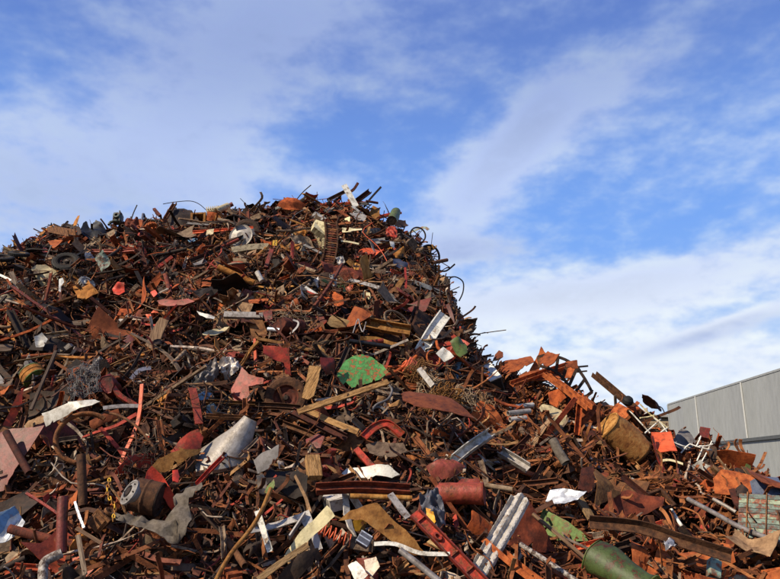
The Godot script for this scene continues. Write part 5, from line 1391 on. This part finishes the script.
func piece(kind: String) -> ArrayMesh:
	var m := MB.new()
	match kind:
		"bent_sheet":
			var a := rng.randf_range(0.35, 1.05)
			var b := a * rng.randf_range(0.35, 0.9)
			var sd := rng.randf() * 90.0
			var curl := rng.randf_range(-0.3, 0.3) if rng.randf() < 0.5 else 0.0
			var fold := rng.randf_range(0.1, 0.5) if rng.randf() < 0.45 else 0.0
			var at := rng.randf_range(-0.2, 0.2)
			var cr := rng.randf_range(0.01, 0.07)
			var tw := rng.randf_range(-0.5, 0.5)
			plate(m, torn_outline(a, b), 0.007, func(q: Vector2) -> float: return curl * q.y * q.y / b * 3.0 + fold * maxf(0.0, q.x - at * a) + tw * q.x * q.y / a + n_fine.get_noise_2d(q.x * 2.6 + sd, q.y * 2.6) * cr * 2.4, clampf(a / 9.0, 0.05, 0.1), a * 0.012, rng.randf() < 0.6)
		"buckled_sheet":
			var a := rng.randf_range(0.5, 1.1)
			var b := a * rng.randf_range(0.3, 0.7)
			var creases := []
			for i in 5:
				var g := rng.randf() * TAU
				creases.append([Vector2(cos(g), sin(g)), rng.randf_range(-0.1, 0.3) * b, rng.randf_range(-0.7, 0.7)])
			var out := PackedVector2Array()
			for c in [[-1, -1], [-0.2, -0.9], [0.5, -1.0], [1, -0.8], [0.9, 0.2], [1, 1], [0.1, 0.85], [-1, 1]]:
				out.append(Vector2(c[0] * a * rng.randf_range(0.75, 1.0), c[1] * b * rng.randf_range(0.7, 1.05)) * 0.5)
			plate(m, out, 0.006, func(q: Vector2) -> float:
				var z := n_fine.get_noise_2d(q.x * 1.5, q.y * 1.5) * 0.05
				for k in creases: z += k[2] * maxf(0.0, q.dot(k[0]) - k[1])
				return z, a / 12.0, 0.005)
		"plate_offcut":
			var a := rng.randf_range(0.22, 0.62)
			var b := a * rng.randf_range(0.3, 0.8)
			var lip := rng.randf_range(0.4, 1.6) if rng.randf() < 0.5 else 0.0
			var kink := rng.randf_range(-0.6, 0.6) if rng.randf() < 0.5 else 0.0
			var out := PackedVector2Array()
			for c in [[-1, -1], [1, -1], [1, 1], [-1, 1]]:
				out.append(Vector2(c[0] * a * rng.randf_range(0.75, 1.0), c[1] * b * rng.randf_range(0.75, 1.0)) * 0.5)
			plate(m, out, rng.randf_range(0.01, 0.022), func(q: Vector2) -> float: return -lip * maxf(0.0, absf(q.y) - b * 0.28) + kink * maxf(0.0, q.x - a * 0.1) + n_fine.get_noise_2d(q.x * 1.5, q.y * 1.5) * 0.02, a / 6.0, 0.0)
		"crumpled_sheet":
			var a := rng.randf_range(0.3, 0.65)
			var b := a * rng.randf_range(0.5, 0.95)
			var sd := rng.randf() * 90.0
			plate(m, torn_outline(a, b), 0.005, func(q: Vector2) -> float: return (0.5 - absf(n_fine.get_noise_2d(q.x * 4.0 + sd, q.y * 5.0) * 2.2)) * 0.13 + q.x * q.x * 0.6 + n_fine.get_noise_2d(q.x * 2.0, q.y * 2.0 + sd) * 0.15, a / 13.0, a * 0.012)
		"steel_strip":
			var l := rng.randf_range(0.6, 1.7)
			sweep(m, rect(0.008, rng.randf_range(0.03, 0.1)), bent_path(l, rng.randf_range(0.01, 0.14)), Vector3(0, 0, 1), false, 0.0, rng.randf_range(-1.4, 1.4))
		"steel_bar":
			var w := rng.randf_range(0.03, 0.065)
			sweep(m, rect(w * rng.randf_range(0.5, 1.0), w), bent_path(rng.randf_range(0.6, 1.9), rng.randf_range(0.0, 0.06)), Vector3(0, 0, 1), false)
		"angle_iron":
			var w := rng.randf_range(0.05, 0.1)
			sweep(m, profile("angle", w, w, 0.009), bent_path(rng.randf_range(0.5, 1.6), rng.randf_range(0.0, 0.05)), Vector3(0, 0, 1), false, 0.0, rng.randf_range(-0.4, 0.4))
		"channel_iron":
			var w := rng.randf_range(0.08, 0.15)
			sweep(m, profile("channel", w * 0.5, w, 0.01), bent_path(rng.randf_range(0.5, 1.5), rng.randf_range(0.0, 0.04)), Vector3(0, 0, 1), false, 0.0, rng.randf_range(-0.3, 0.3))
		"beam":
			var w := rng.randf_range(0.1, 0.16)
			sweep(m, profile("beam", w * 0.7, w, 0.014), bent_path(rng.randf_range(0.5, 1.3), rng.randf_range(0.0, 0.02)), Vector3(0, 0, 1), false)
		"pipe":
			var r := rng.randf_range(0.02, 0.065)
			hollow(m, bent_path(rng.randf_range(0.35, 1.4), rng.randf_range(0.0, 0.08) if r < 0.04 else 0.0), r, r * 0.16, 10, Vector3(0, 0, 1), rng.randf_range(0.7, 1.0))
		"iron_rod":
			sweep(m, circle(rng.randf_range(0.007, 0.015), 6), bent_path(rng.randf_range(0.6, 1.9), rng.randf_range(0.01, 0.16)), Vector3(0, 0, 1), true)
		"machine_casting":
			var q := lump_mesh(Vector3(rng.randf_range(0.14, 0.34), rng.randf_range(0.12, 0.26), rng.randf_range(0.1, 0.22)))
			return q
		"bracket":
			var a := rng.randf_range(0.16, 0.42)
			var b := a * rng.randf_range(0.4, 0.8)
			var t := a * 0.22
			var out := PackedVector2Array([Vector2(-a, -b), Vector2(a * rng.randf_range(0.5, 1.0), -b), Vector2(a, -b + t), Vector2(-a + t * 1.6, -b + t), Vector2(-a + t, b * rng.randf_range(0.2, 0.6)), Vector2(-a + t, b), Vector2(-a, b)])
			plate(m, out, 0.02, func(q: Vector2) -> float: return 0.25 * maxf(0.0, q.x) + n_fine.get_noise_2d(q.x * 2.0, q.y * 2.0) * 0.04, a * 0.25, 0.0)
			m.box(Vector3(-a * 0.5, -b * 0.4, 0.03), Vector3(a * 0.9, 0.02, b * 0.4), Basis(Vector3(0, 0, 1), 0.7))
		"wire_tangle":
			return tangle_mesh(rng.randf_range(0.22, 0.4), rng.randi_range(16, 30), rng.randf_range(0.003, 0.006))
		"plank":
			var w := rng.randf_range(0.08, 0.16)
			var p := bent_path(rng.randf_range(0.5, 1.3), 0.006)
			sweep(m, rect(0.028, w), p, Vector3(0, 0, 1), false, 0.0, rng.randf_range(-0.1, 0.1), true, [0.75, 1.0])
		"metal_box":
			var w := rng.randf_range(0.16, 0.34)
			var h := w * rng.randf_range(0.5, 0.9)
			var l := w * rng.randf_range(0.8, 1.5)
			var path := PackedVector3Array([Vector3(-l * 0.5, 0, 0), Vector3(0, w * rng.randf_range(-0.08, 0.08), 0), Vector3(l * 0.5, 0, w * rng.randf_range(-0.1, 0.1))])
			sweep(m, rect(h, w), path, Vector3(0, 0, 1), false, 0.0, rng.randf_range(-0.25, 0.25), false)
			sweep(m, rect(h - 0.016, w - 0.016), path, Vector3(0, 0, 1), false, -1.0, 0.0, false)
			m.box(Vector3(-l * 0.5 + 0.02, 0, 0), Vector3(0.01, w - 0.01, h - 0.01))
		"dented_can":
			var r := rng.randf_range(0.07, 0.17)
			var h := r * rng.randf_range(0.9, 1.6)
			var sd := rng.randf() * 60.0
			var warp := func(q: Vector3) -> Vector3:
				var f := 1.0 + n_fine.get_noise_3d(q.x * 5.0 + sd, q.y * 5.0, q.z * 5.0) * 0.6
				return Vector3(q.x * f, q.y * f * 0.8, q.z)
			lathe(m, PackedVector2Array([Vector2(0, -h * 0.94), Vector2(r * 0.9, -h * 0.96), Vector2(r * 0.97, -h), Vector2(r, -h * 0.95), Vector2(r, -h * 0.5), Vector2(r * 1.04, -h * 0.45), Vector2(r, -h * 0.4), Vector2(r, h * 0.4), Vector2(r * 1.04, h * 0.45), Vector2(r, h * 0.5), Vector2(r, h * 0.95), Vector2(r * 0.97, h), Vector2(r * 0.9, h * 0.96), Vector2(0, h * 0.94)]), 16, false, warp)
		"iron_ring":
			torus(m, rng.randf_range(0.12, 0.3), rng.randf_range(0.012, 0.03), 18, 0.0, rng.randf_range(3.4, TAU), rng.randf_range(0.6, 1.0))
		"coil_spring":
			var r := rng.randf_range(0.05, 0.09)
			var path := PackedVector3Array()
			for i in 49: path.append(Vector3((i - 24) * 0.009, cos(i * PI / 4.0) * r, sin(i * PI / 4.0) * r))
			sweep(m, circle(0.011, 5), path, Vector3(1, 0, 0), true)
		"gear_wheel":
			var r := rng.randf_range(0.1, 0.2)
			lathe(m, PackedVector2Array([Vector2(r * 0.25, 0.05), Vector2(r * 0.4, 0.05), Vector2(r * 0.45, 0.02), Vector2(r * 0.8, 0.02), Vector2(r * 0.82, 0.04), Vector2(r, 0.04), Vector2(r, -0.04), Vector2(r * 0.25, -0.04)]), 20, true)
			for i in 18:
				var a := TAU * i / 18.0
				m.box(Vector3(cos(a), sin(a), 0) * r * 1.02, Vector3(r * 0.14, r * 0.16, 0.075), Basis(Vector3(0, 0, 1), a))
	return m.mesh()

func pick_key(kind: String, p: Vector3) -> String:
	var r := rng.randf()
	if kind == "plank":
		return "wood" if r < 0.6 else "old_wood"
	if kind == "wire_tangle":
		return "brown" if r < 0.4 else ("dusty" if r < 0.6 else "dark")
	var lobe := smoothstep(1.6, 2.8, p.x)                    # the lower ridge is a lighter, fresher rust
	var shoulder := smoothstep(-1.0, -7.0, p.x)
	if rng.randf() < lobe * 0.72:
		return "orange" if r < 0.5 else ("maroon" if r < 0.72 else ("brown" if r < 0.9 else "dusty"))
	if r < 0.085 and kind in ["crumpled_sheet", "plate_offcut", "metal_box", "steel_strip", "bracket"]:
		return ["white", "pale", "cream", "white"][rng.randi() % 4]
	if r < (0.135 + 0.1 * clampf((6.0 - p.y) / 5.0, 0.0, 1.0) if "sheet" in kind else 0.115):
		return ["red", "pink", "orange_red", "red", "orange_red"][rng.randi() % 5]
	if r < (0.16 if kind in ["bent_sheet", "buckled_sheet"] else 0.2) and r > 0.135:
		return ["grey", "dusty", "pale", "grey", "dusty"][rng.randi() % 5]
	if r > 0.2 and r < 0.212 and not kind in ["pipe", "steel_bar", "channel_iron", "beam", "angle_iron", "iron_rod"]:
		return ["olive", "blue", "teal", "cream", "green"][rng.randi() % 5]
	r = rng.randf()
	if r < 0.1 + 0.18 * shoulder: return "dark"
	if r < 0.15 + 0.22 * shoulder: return "black" if rng.randf() < 0.25 else "dark"
	if r < 0.38: return "brown"
	if r < 0.57: return "dusty"
	if r < 0.80: return "orange"
	if r < 0.90: return "maroon"
	return "ochre"

const NOUN := {"bent_sheet": ["bent sheet", "sheet"], "crumpled_sheet": ["crumpled sheet", "sheet"], "plate_offcut": ["plate offcut", "plate"], "buckled_sheet": ["buckled sheet", "sheet"], "steel_strip": ["bent strip", "strip"], "steel_bar": ["solid bar", "bar"], "angle_iron": ["angle iron", "angle iron"], "channel_iron": ["channel iron", "channel"], "beam": ["beam offcut", "beam"], "pipe": ["pipe", "pipe"], "iron_rod": ["thin rod", "rod"], "machine_casting": ["machine casting", "casting"], "bracket": ["bracket", "bracket"], "wire_tangle": ["wire tangle", "wire"], "plank": ["plank", "plank"], "metal_box": ["open box", "box"], "dented_can": ["dented can", "can"], "iron_ring": ["ring", "ring"], "coil_spring": ["coil spring", "spring"], "gear_wheel": ["toothed wheel", "wheel"]}

func telling_label(kind: String, word: String, xf: Transform3D, p: Vector3, size: float) -> String:
	# how it lies, then where it lies next to the pieces that can be told by sight
	var pose := "lying"
	var lying: float = absf(xf.basis.x.normalized().y)
	var steep: float = absf(xf.basis.z.normalized().y)
	if kind in ["bent_sheet", "crumpled_sheet", "plate_offcut", "buckled_sheet", "metal_box", "machine_casting", "bracket", "dented_can", "gear_wheel", "iron_ring", "wire_tangle"]:
		pose = "lying flat" if steep > 0.85 else ("standing on edge" if steep < 0.35 else "tilted")
	else:
		pose = "lying level" if lying < 0.25 else ("standing steeply" if lying > 0.75 else "slanting")
	var near := []
	for k in marks:
		var d: float = (k[1] as Vector3).distance_to(p)
		near.append([d, k])
	near.sort_custom(func(x, y): return x[0] < y[0])
	var bulk := "large " if size > 1.0 else ("small " if size < 0.45 else "")
	var stem: String = bulk + word + " " + NOUN[kind][0] + " " + pose
	for i in 9:
		var k: Array = near[i][1]
		var d: Vector3 = p - k[1]
		var rel := "uphill of"
		var tail := ""
		if absf(d.x) > absf(d.y) * 1.1:
			rel = "on the warehouse side of" if d.x > 0.0 else "beside"
			if d.x <= 0.0: tail = ", away from the warehouse"
		elif d.y < 0.0:
			rel = "downhill of"
		var s: String = stem + " " + rel + " " + k[0] + tail
		if not used.has(s) and s.split(" ").size() <= 16:
			used[s] = true
			return s
	for i in 5:
		for j in i:
			var s: String = stem + " between " + near[j][1][0] + " and " + near[i][1][0]
			if not used.has(s) and s.split(" ").size() <= 16:
				used[s] = true
				return s
	for i in 6:
		var s: String = ["worn ", "scraped ", "battered ", "dull ", "grimy ", "stained "][i] + stem + " near " + near[0][1][0]
		if not used.has(s):
			used[s] = true
			return s
	return stem + " near " + near[0][1][0]

func fill_heap() -> void:
	# kind, how many, how many different shapes, how far it leans off the slope
	var wanted := [["bent_sheet", 290, 40, 0.45], ["buckled_sheet", 230, 30, 0.4], ["plate_offcut", 210, 34, 0.5], ["crumpled_sheet", 170, 18, 0.5], ["steel_strip", 240, 34, 0.4], ["steel_bar", 200, 26, 0.35], ["angle_iron", 200, 26, 0.35], ["channel_iron", 190, 20, 0.3], ["beam", 60, 10, 0.3], ["pipe", 170, 22, 0.35], ["iron_rod", 180, 30, 0.4], ["machine_casting", 120, 16, 0.7], ["bracket", 140, 16, 0.6], ["wire_tangle", 44, 10, 0.4], ["plank", 70, 10, 0.3], ["metal_box", 80, 14, 0.7], ["dented_can", 50, 10, 0.9], ["iron_ring", 50, 10, 0.5], ["coil_spring", 20, 3, 0.8], ["gear_wheel", 40, 5, 0.6]]
	var bag := []
	var shapes := {}
	for w in wanted:
		var l := []
		for i in w[2]: l.append(piece(w[0]))
		shapes[w[0]] = l
		for i in w[1]: bag.append([w[0], w[3]])
	for i in range(bag.size() - 1, 0, -1):
		var j := rng.randi() % (i + 1)
		var t = bag[i]; bag[i] = bag[j]; bag[j] = t
	var lm_n := kept_clear.size()
	var placed := 0
	var seq := 0
	while placed < bag.size() and seq < 60000:
		seq += 1
		# an even scatter over the slope
		var d := 7.9 + 13.6 * fposmod(0.5 + seq * 0.7548776662, 1.0)
		var x := (fposmod(0.5 + seq * 0.5698402910, 1.0) * 2.0 - 1.0) * 13.5
		if absf(x) > d * 0.64 + 0.3: continue
		var r := ridge(x)
		if d > r.y + 0.5: continue
		var p := Vector3(x, heap(x, -d), -d)
		var px := to_px(p)
		if px.y > 610.0 or px.x < -40.0 or px.x > 820.0: continue
		var kind: String = bag[placed][0]
		var off: float = bag[placed][1]
		var n := heap_normal(x, -d)
		n = (n + Vector3(rng.randfn(0, off), rng.randfn(0, off * 0.7), rng.randfn(0, off))).normalized()
		var dir := Vector3(rng.randfn(0, 1.0), rng.randfn(0, 0.7), rng.randfn(0, 0.8))
		dir = (dir - n * dir.dot(n)).normalized()
		var lift := rng.randf_range(-0.16, 0.2)
		var sink := false
		var mesh: ArrayMesh = shapes[kind][rng.randi() % shapes[kind].size()]
		var big := mesh.get_aabb().size
		var room := 0.06 + 0.2 * minf(1.0, maxf(big.x, big.y))
		for k in lm_n:
			var q: Vector3 = kept_clear[k][0]
			if absf(q.x - p.x) > 1.6 or absf(q.z - p.z) > 1.6: continue
			var half: Vector3 = kept_clear[k][1]
			var near := Geometry3D.get_closest_point_to_segment(p, q - half, q + half)
			if near.distance_to(p) < float(kept_clear[k][2]) * 0.95 + room:
				sink = near.distance_to(p) < float(kept_clear[k][2]) * 0.75 or rng.randf() < 0.82
				break
			# nothing tall directly in front of it either
			var front := Geometry3D.get_closest_point_to_segment(p + Vector3(0, 0.12, 0), near, near + (EYE - near).normalized() * 1.7)
			if front.distance_to(p + Vector3(0, 0.12, 0)) < float(kept_clear[k][2]) * 0.95 + room * 0.8:
				sink = true
				break
		if sink:
			lift = rng.randf_range(-0.46, -0.24)
			n = (n + heap_normal(x, -d) * 2.5).normalized()
			dir = (dir - n * dir.dot(n)).normalized()
		p += heap_normal(x, -d) * lift
		var xf := Transform3D(facing(dir, n) * Basis.from_scale(Vector3.ONE * rng.randf_range(0.85, 1.2)), p)
		var key := pick_key(kind, p)
		var o := obj(kind, mesh, mat(key), null, xf)
		tag(o, telling_label(kind, mats[key][1], xf, p, maxf(big.x, big.y)), NOUN[kind][1], "loose pieces of the kind %s on the heap" % NOUN[kind][0])
		placed += 1

# ---------------------------------------------------------------- small stuff nobody could count
func scatter(called: String, mesh: ArrayMesh, count: int, deep: float, high: float, off: float, dark: float) -> void:
	var mm := MultiMesh.new()
	mm.transform_format = MultiMesh.TRANSFORM_3D
	mm.use_colors = true
	mm.mesh = mesh
	mm.instance_count = count
	var tones := [Color(0.11, 0.045, 0.02), Color(0.2, 0.075, 0.028), Color(0.07, 0.032, 0.018), Color(0.035, 0.022, 0.016), Color(0.26, 0.11, 0.04), Color(0.13, 0.045, 0.03), Color(0.3, 0.19, 0.09), Color(0.32, 0.05, 0.035), Color(0.42, 0.4, 0.37), Color(0.19, 0.16, 0.13)]
	var odds := [0.2, 0.36, 0.5, 0.6, 0.7, 0.78, 0.85, 0.875, 0.92, 1.0]
	var i := 0
	while i < count:
		var d := rng.randf_range(7.7, 21.8)
		var x := rng.randf_range(-1.0, 1.0) * (d * 0.72 + 0.6)
		if i % 7 == 0:
			d = rng.randf_range(14.0, 21.8)
			x = rng.randf_range(1.3, 2.8)
		var r := ridge(x)
		if d > r.y + 0.9 or r.x < 0.25: continue
		var p := Vector3(x, heap(x, -d), -d)
		var n := heap_normal(x, -d)
		p += n * rng.randf_range(deep, high)
		var f := (n + Vector3(rng.randfn(0, off), rng.randfn(0, off), rng.randfn(0, off))).normalized()
		var dir := Vector3(rng.randfn(0, 1), rng.randfn(0, 0.8), rng.randfn(0, 1))
		dir = (dir - f * dir.dot(f)).normalized()
		var s := rng.randf_range(0.6, 1.5)
		mm.set_instance_transform(i, Transform3D(facing(dir, f) * Basis.from_scale(Vector3(s * rng.randf_range(0.7, 1.5), s, s)), p))
		var pick := rng.randf()
		var c: Color = tones[0]
		for t in tones.size():
			if pick <= odds[t]:
				c = tones[t]
				break
		if x > 1.8 and rng.randf() < 0.6: c = tones[1] if rng.randf() < 0.5 else tones[4]
		mm.set_instance_color(i, c * (dark * rng.randf_range(0.7, 1.25)))
		i += 1
	var o := MultiMeshInstance3D.new()
	o.name = numbered(called)
	o.multimesh = mm
	o.material_override = mat("bits", rng.randi() % 1)
	add_child(o, true)
	tag(o, "small %s filling the gaps between the larger pieces of the heap" % called.replace("_", " "), "scrap", "", "stuff")

func small_stuff() -> void:
	for i in 8:
		var m := MB.new()
		var a := rng.randf_range(0.14, 0.36)
		var sd := rng.randf() * 50.0
		plate(m, torn_outline(a * 1.2, a * rng.randf_range(0.15, 0.45)), 0.006, func(q: Vector2) -> float: return n_fine.get_noise_2d(q.x * 5.0 + sd, q.y * 5.0) * 0.22 + 0.8 * q.x * q.x, a / 4.0, 0.008, false)
		scatter("sheet_fragments", m.mesh(), 2200, -0.5, 0.02, 0.6, 1.15)
	for i in 4:
		var m := MB.new()
		sweep(m, rect(0.008, rng.randf_range(0.02, 0.05)), bent_path(rng.randf_range(0.3, 0.7), 0.08), Vector3(0, 0, 1), false, 0.0, rng.randf_range(-1, 1))
		scatter("strip_offcuts", m.mesh(), 3200, -0.4, 0.1, 0.45, 1.15)
	for i in 4:
		var m := MB.new()
		sweep(m, circle(0.005 + 0.002 * i, 5), bent_path(rng.randf_range(0.3, 0.7), 0.14), Vector3(0, 0, 1), true)
		scatter("rod_offcuts", m.mesh(), 1300, -0.35, 0.12, 0.4, 1.15)
	for i in 3:
		scatter("broken_castings", lump_mesh(Vector3(rng.randf_range(0.07, 0.13), rng.randf_range(0.06, 0.1), 0.06)), 900, -0.4, 0.02, 0.9, 0.8)
	for i in 2:
		var m := MB.new()
		sweep(m, profile("angle", 0.045, 0.045, 0.007), bent_path(0.4 + 0.15 * i, 0.03), Vector3(0, 0, 1), false)
		scatter("angle_offcuts", m.mesh(), 3000, -0.4, 0.1, 0.45, 1.15)

# ---------------------------------------------------------------- ground and buildings
func structure(called: String, mesh: Mesh, key: String, label := "") -> MeshInstance3D:
	var o := obj(called, mesh, mat(key, 0))
	tag(o, label, "", "", "structure")
	return o

func terrain() -> void:
	var m := MB.new()
	# one sheet of yard ground out to the horizon
	for i in 40:
		for j in 40:
			var f := func(t: int) -> float: return (t - 20.0) * absf(t - 20.0) * 4.0
			m.quad(Vector3(f.call(i), 0, f.call(j)), Vector3(f.call(i + 1), 0, f.call(j)), Vector3(f.call(i + 1), 0, f.call(j + 1)), Vector3(f.call(i), 0, f.call(j + 1)), Vector3.UP)
	structure("ground", m.mesh(), "yard", "grey packed dirt yard around the heap")
	# the packed inside of the heap, sunk below the loose pieces
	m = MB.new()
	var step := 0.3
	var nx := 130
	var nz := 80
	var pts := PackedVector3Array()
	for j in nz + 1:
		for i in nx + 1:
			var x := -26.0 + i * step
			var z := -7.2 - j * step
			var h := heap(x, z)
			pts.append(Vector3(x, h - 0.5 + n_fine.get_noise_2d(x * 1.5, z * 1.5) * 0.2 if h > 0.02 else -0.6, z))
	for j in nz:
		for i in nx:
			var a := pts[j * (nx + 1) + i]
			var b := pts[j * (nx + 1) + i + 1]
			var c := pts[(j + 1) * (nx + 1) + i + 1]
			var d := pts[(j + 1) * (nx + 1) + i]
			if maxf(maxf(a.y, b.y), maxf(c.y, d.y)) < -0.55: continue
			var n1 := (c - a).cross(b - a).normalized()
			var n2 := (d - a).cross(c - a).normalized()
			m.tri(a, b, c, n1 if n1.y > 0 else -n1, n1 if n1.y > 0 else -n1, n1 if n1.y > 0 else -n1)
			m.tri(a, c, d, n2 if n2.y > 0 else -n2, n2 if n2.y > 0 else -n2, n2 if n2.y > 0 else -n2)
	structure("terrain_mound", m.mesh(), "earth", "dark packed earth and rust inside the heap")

func warehouse() -> void:
	# its long side runs away from the yard, slightly across the view
	var along := Vector3(0.0925, 0, -1.0).normalized()
	var out := Vector3(-along.z, 0, along.x) * -1.0
	if out.x > 0.0: out = -out
	var near_end := Vector3(24.2 + 0.0925 * 44.0, 0, -44.0)
	var length := 36.4
	var eave := 8.95
	var ledge := 4.05
	var o := thing("warehouse", "large grey metal clad warehouse with a flat top edge and two pale downpipes", "warehouse", Transform3D(Basis(along, Vector3.UP, along.cross(Vector3.UP)), near_end))
	# local axes: x along the wall, y up, z away from or towards the yard
	var zf := 1.0 if o.transform.basis.z.dot(out) > 0.0 else -1.0
	var m := MB.new()
	m.box(Vector3(length * 0.5, eave * 0.5 - 0.15, -zf * 15.2), Vector3(length - 0.1, eave - 0.3, 30.0))
	obj("wall", m.mesh(), mat("trim", 0), o)
	m = MB.new()
	m.box(Vector3(length * 0.5, eave - 0.1, -zf * 15.3), Vector3(length - 0.2, 0.2, 30.2))
	obj("roof", m.mesh(), mat("trim", 0), o)
	m = MB.new()
	m.box(Vector3(length * 0.5, eave - 0.08, zf * 0.02), Vector3(length + 0.1, 0.17, 0.12))
	obj("eave_trim", m.mesh(), mat("cladding", 1), o)
	var n := 14
	var w := length / n
	for i in n:
		for lev in 2:
			m = MB.new()
			var lo := ledge + 0.14 if lev == 1 else 0.0
			var hi := eave - 0.17 if lev == 1 else ledge - 0.14
			var x0 := i * w + 0.012
			m.box(Vector3(x0 + (w - 0.024) * 0.5, (lo + hi) * 0.5, zf * (0.0 if lev == 1 else -0.14)), Vector3(w - 0.024, hi - lo, 0.06))
			# shallow ribs
			for r in 9:
				m.box(Vector3(x0 + w * (r + 0.5) / 9.0, (lo + hi) * 0.5, zf * ((0.0 if lev == 1 else -0.14) + 0.032)), Vector3(0.05, hi - lo - 0.01, 0.006))
			obj("cladding_panel", m.mesh(), mat("cladding", (i * 2 + lev) % 3), o)
	m = MB.new()
	m.box(Vector3(length * 0.5, ledge, zf * 0.02), Vector3(length, 0.26, 0.16))
	obj("ledge_flashing", m.mesh(), mat("trim", 0), o)
	for x in [15.2, 26.9]:
		m = MB.new()
		m.box(Vector3(x, (eave + ledge) * 0.5, zf * 0.1), Vector3(0.13, eave - ledge - 0.3, 0.08))
		obj("downpipe", m.mesh(), mat("downpipe", 0), o)
	for e in [0.0, length]:
		m = MB.new()
		m.box(Vector3(e, eave * 0.5, zf * 0.02), Vector3(0.24, eave - 0.2, 0.24))
		obj("corner_trim", m.mesh(), mat("cladding", 1), o)
	# a low pale shed beyond the far corner
	var s := thing("low_shed", "low pale flat-roofed shed just past the warehouse's far corner", "shed", Transform3D(Basis.IDENTITY, Vector3(30.6, 0, -92)))
	m = MB.new()
	m.box(Vector3(2.2, 4.0, 0), Vector3(7.0, 8.0, 8))
	obj("wall", m.mesh(), mat("canvas", 2), s)
	m = MB.new()
	m.box(Vector3(2.2, 8.15, 0), Vector3(7.4, 0.3, 8.4))
	obj("roof", m.mesh(), mat("pale", 0), s)
	m = MB.new()
	m.box(Vector3(1.6, 8.7, 2), Vector3(0.9, 0.9, 0.9))
	obj("roof_vent", m.mesh(), mat("white", 0), s)

func _ready() -> void:
	rng.seed = 20240611
	n_big.seed = 3; n_big.frequency = 0.35; n_big.fractal_octaves = 3
	n_fine.seed = 8; n_fine.frequency = 0.9; n_fine.fractal_octaves = 3
	# camera, sky, sun and exposure
	var cam := Camera3D.new()
	cam.name = "camera"
	cam.position = EYE
	cam.rotation.x = PITCH
	cam.fov = rad_to_deg(2.0 * atan(289.5 / FOC))
	cam.far = 4000.0
	add_child(cam)
	cam.current = true
	var env := Environment.new()
	env.background_mode = Environment.BG_SKY
	var sky := Sky.new()
	var pan := PanoramaSkyMaterial.new()
	pan.panorama = make_sky()
	pan.energy_multiplier = 0.685
	sky.sky_material = pan
	env.sky = sky
	env.tonemap_mode = Environment.TONE_MAPPER_LINEAR
	env.tonemap_exposure = 1.5
	env.sdfgi_enabled = true
	env.ssao_enabled = true
	env.ssil_enabled = true
	var we := WorldEnvironment.new()
	we.name = "environment"
	we.environment = env
	add_child(we)
	var sun := DirectionalLight3D.new()
	sun.name = "sun"
	sun.light_energy = 1.5
	sun.light_color = Color(1.0, 0.935, 0.83)
	sun.light_angular_distance = 0.5
	sun.shadow_enabled = true
	sun.basis = Basis.looking_at(-Vector3(-0.66, 0.62, 0.42))
	add_child(sun)
	make_ridge()
	make_materials()
	terrain()
	warehouse()
	skyline_pieces()
	upper_pieces()
	middle_pieces()
	lower_pieces()
	right_pieces()
	fill_heap()
	small_stuff()
	clean_metas()
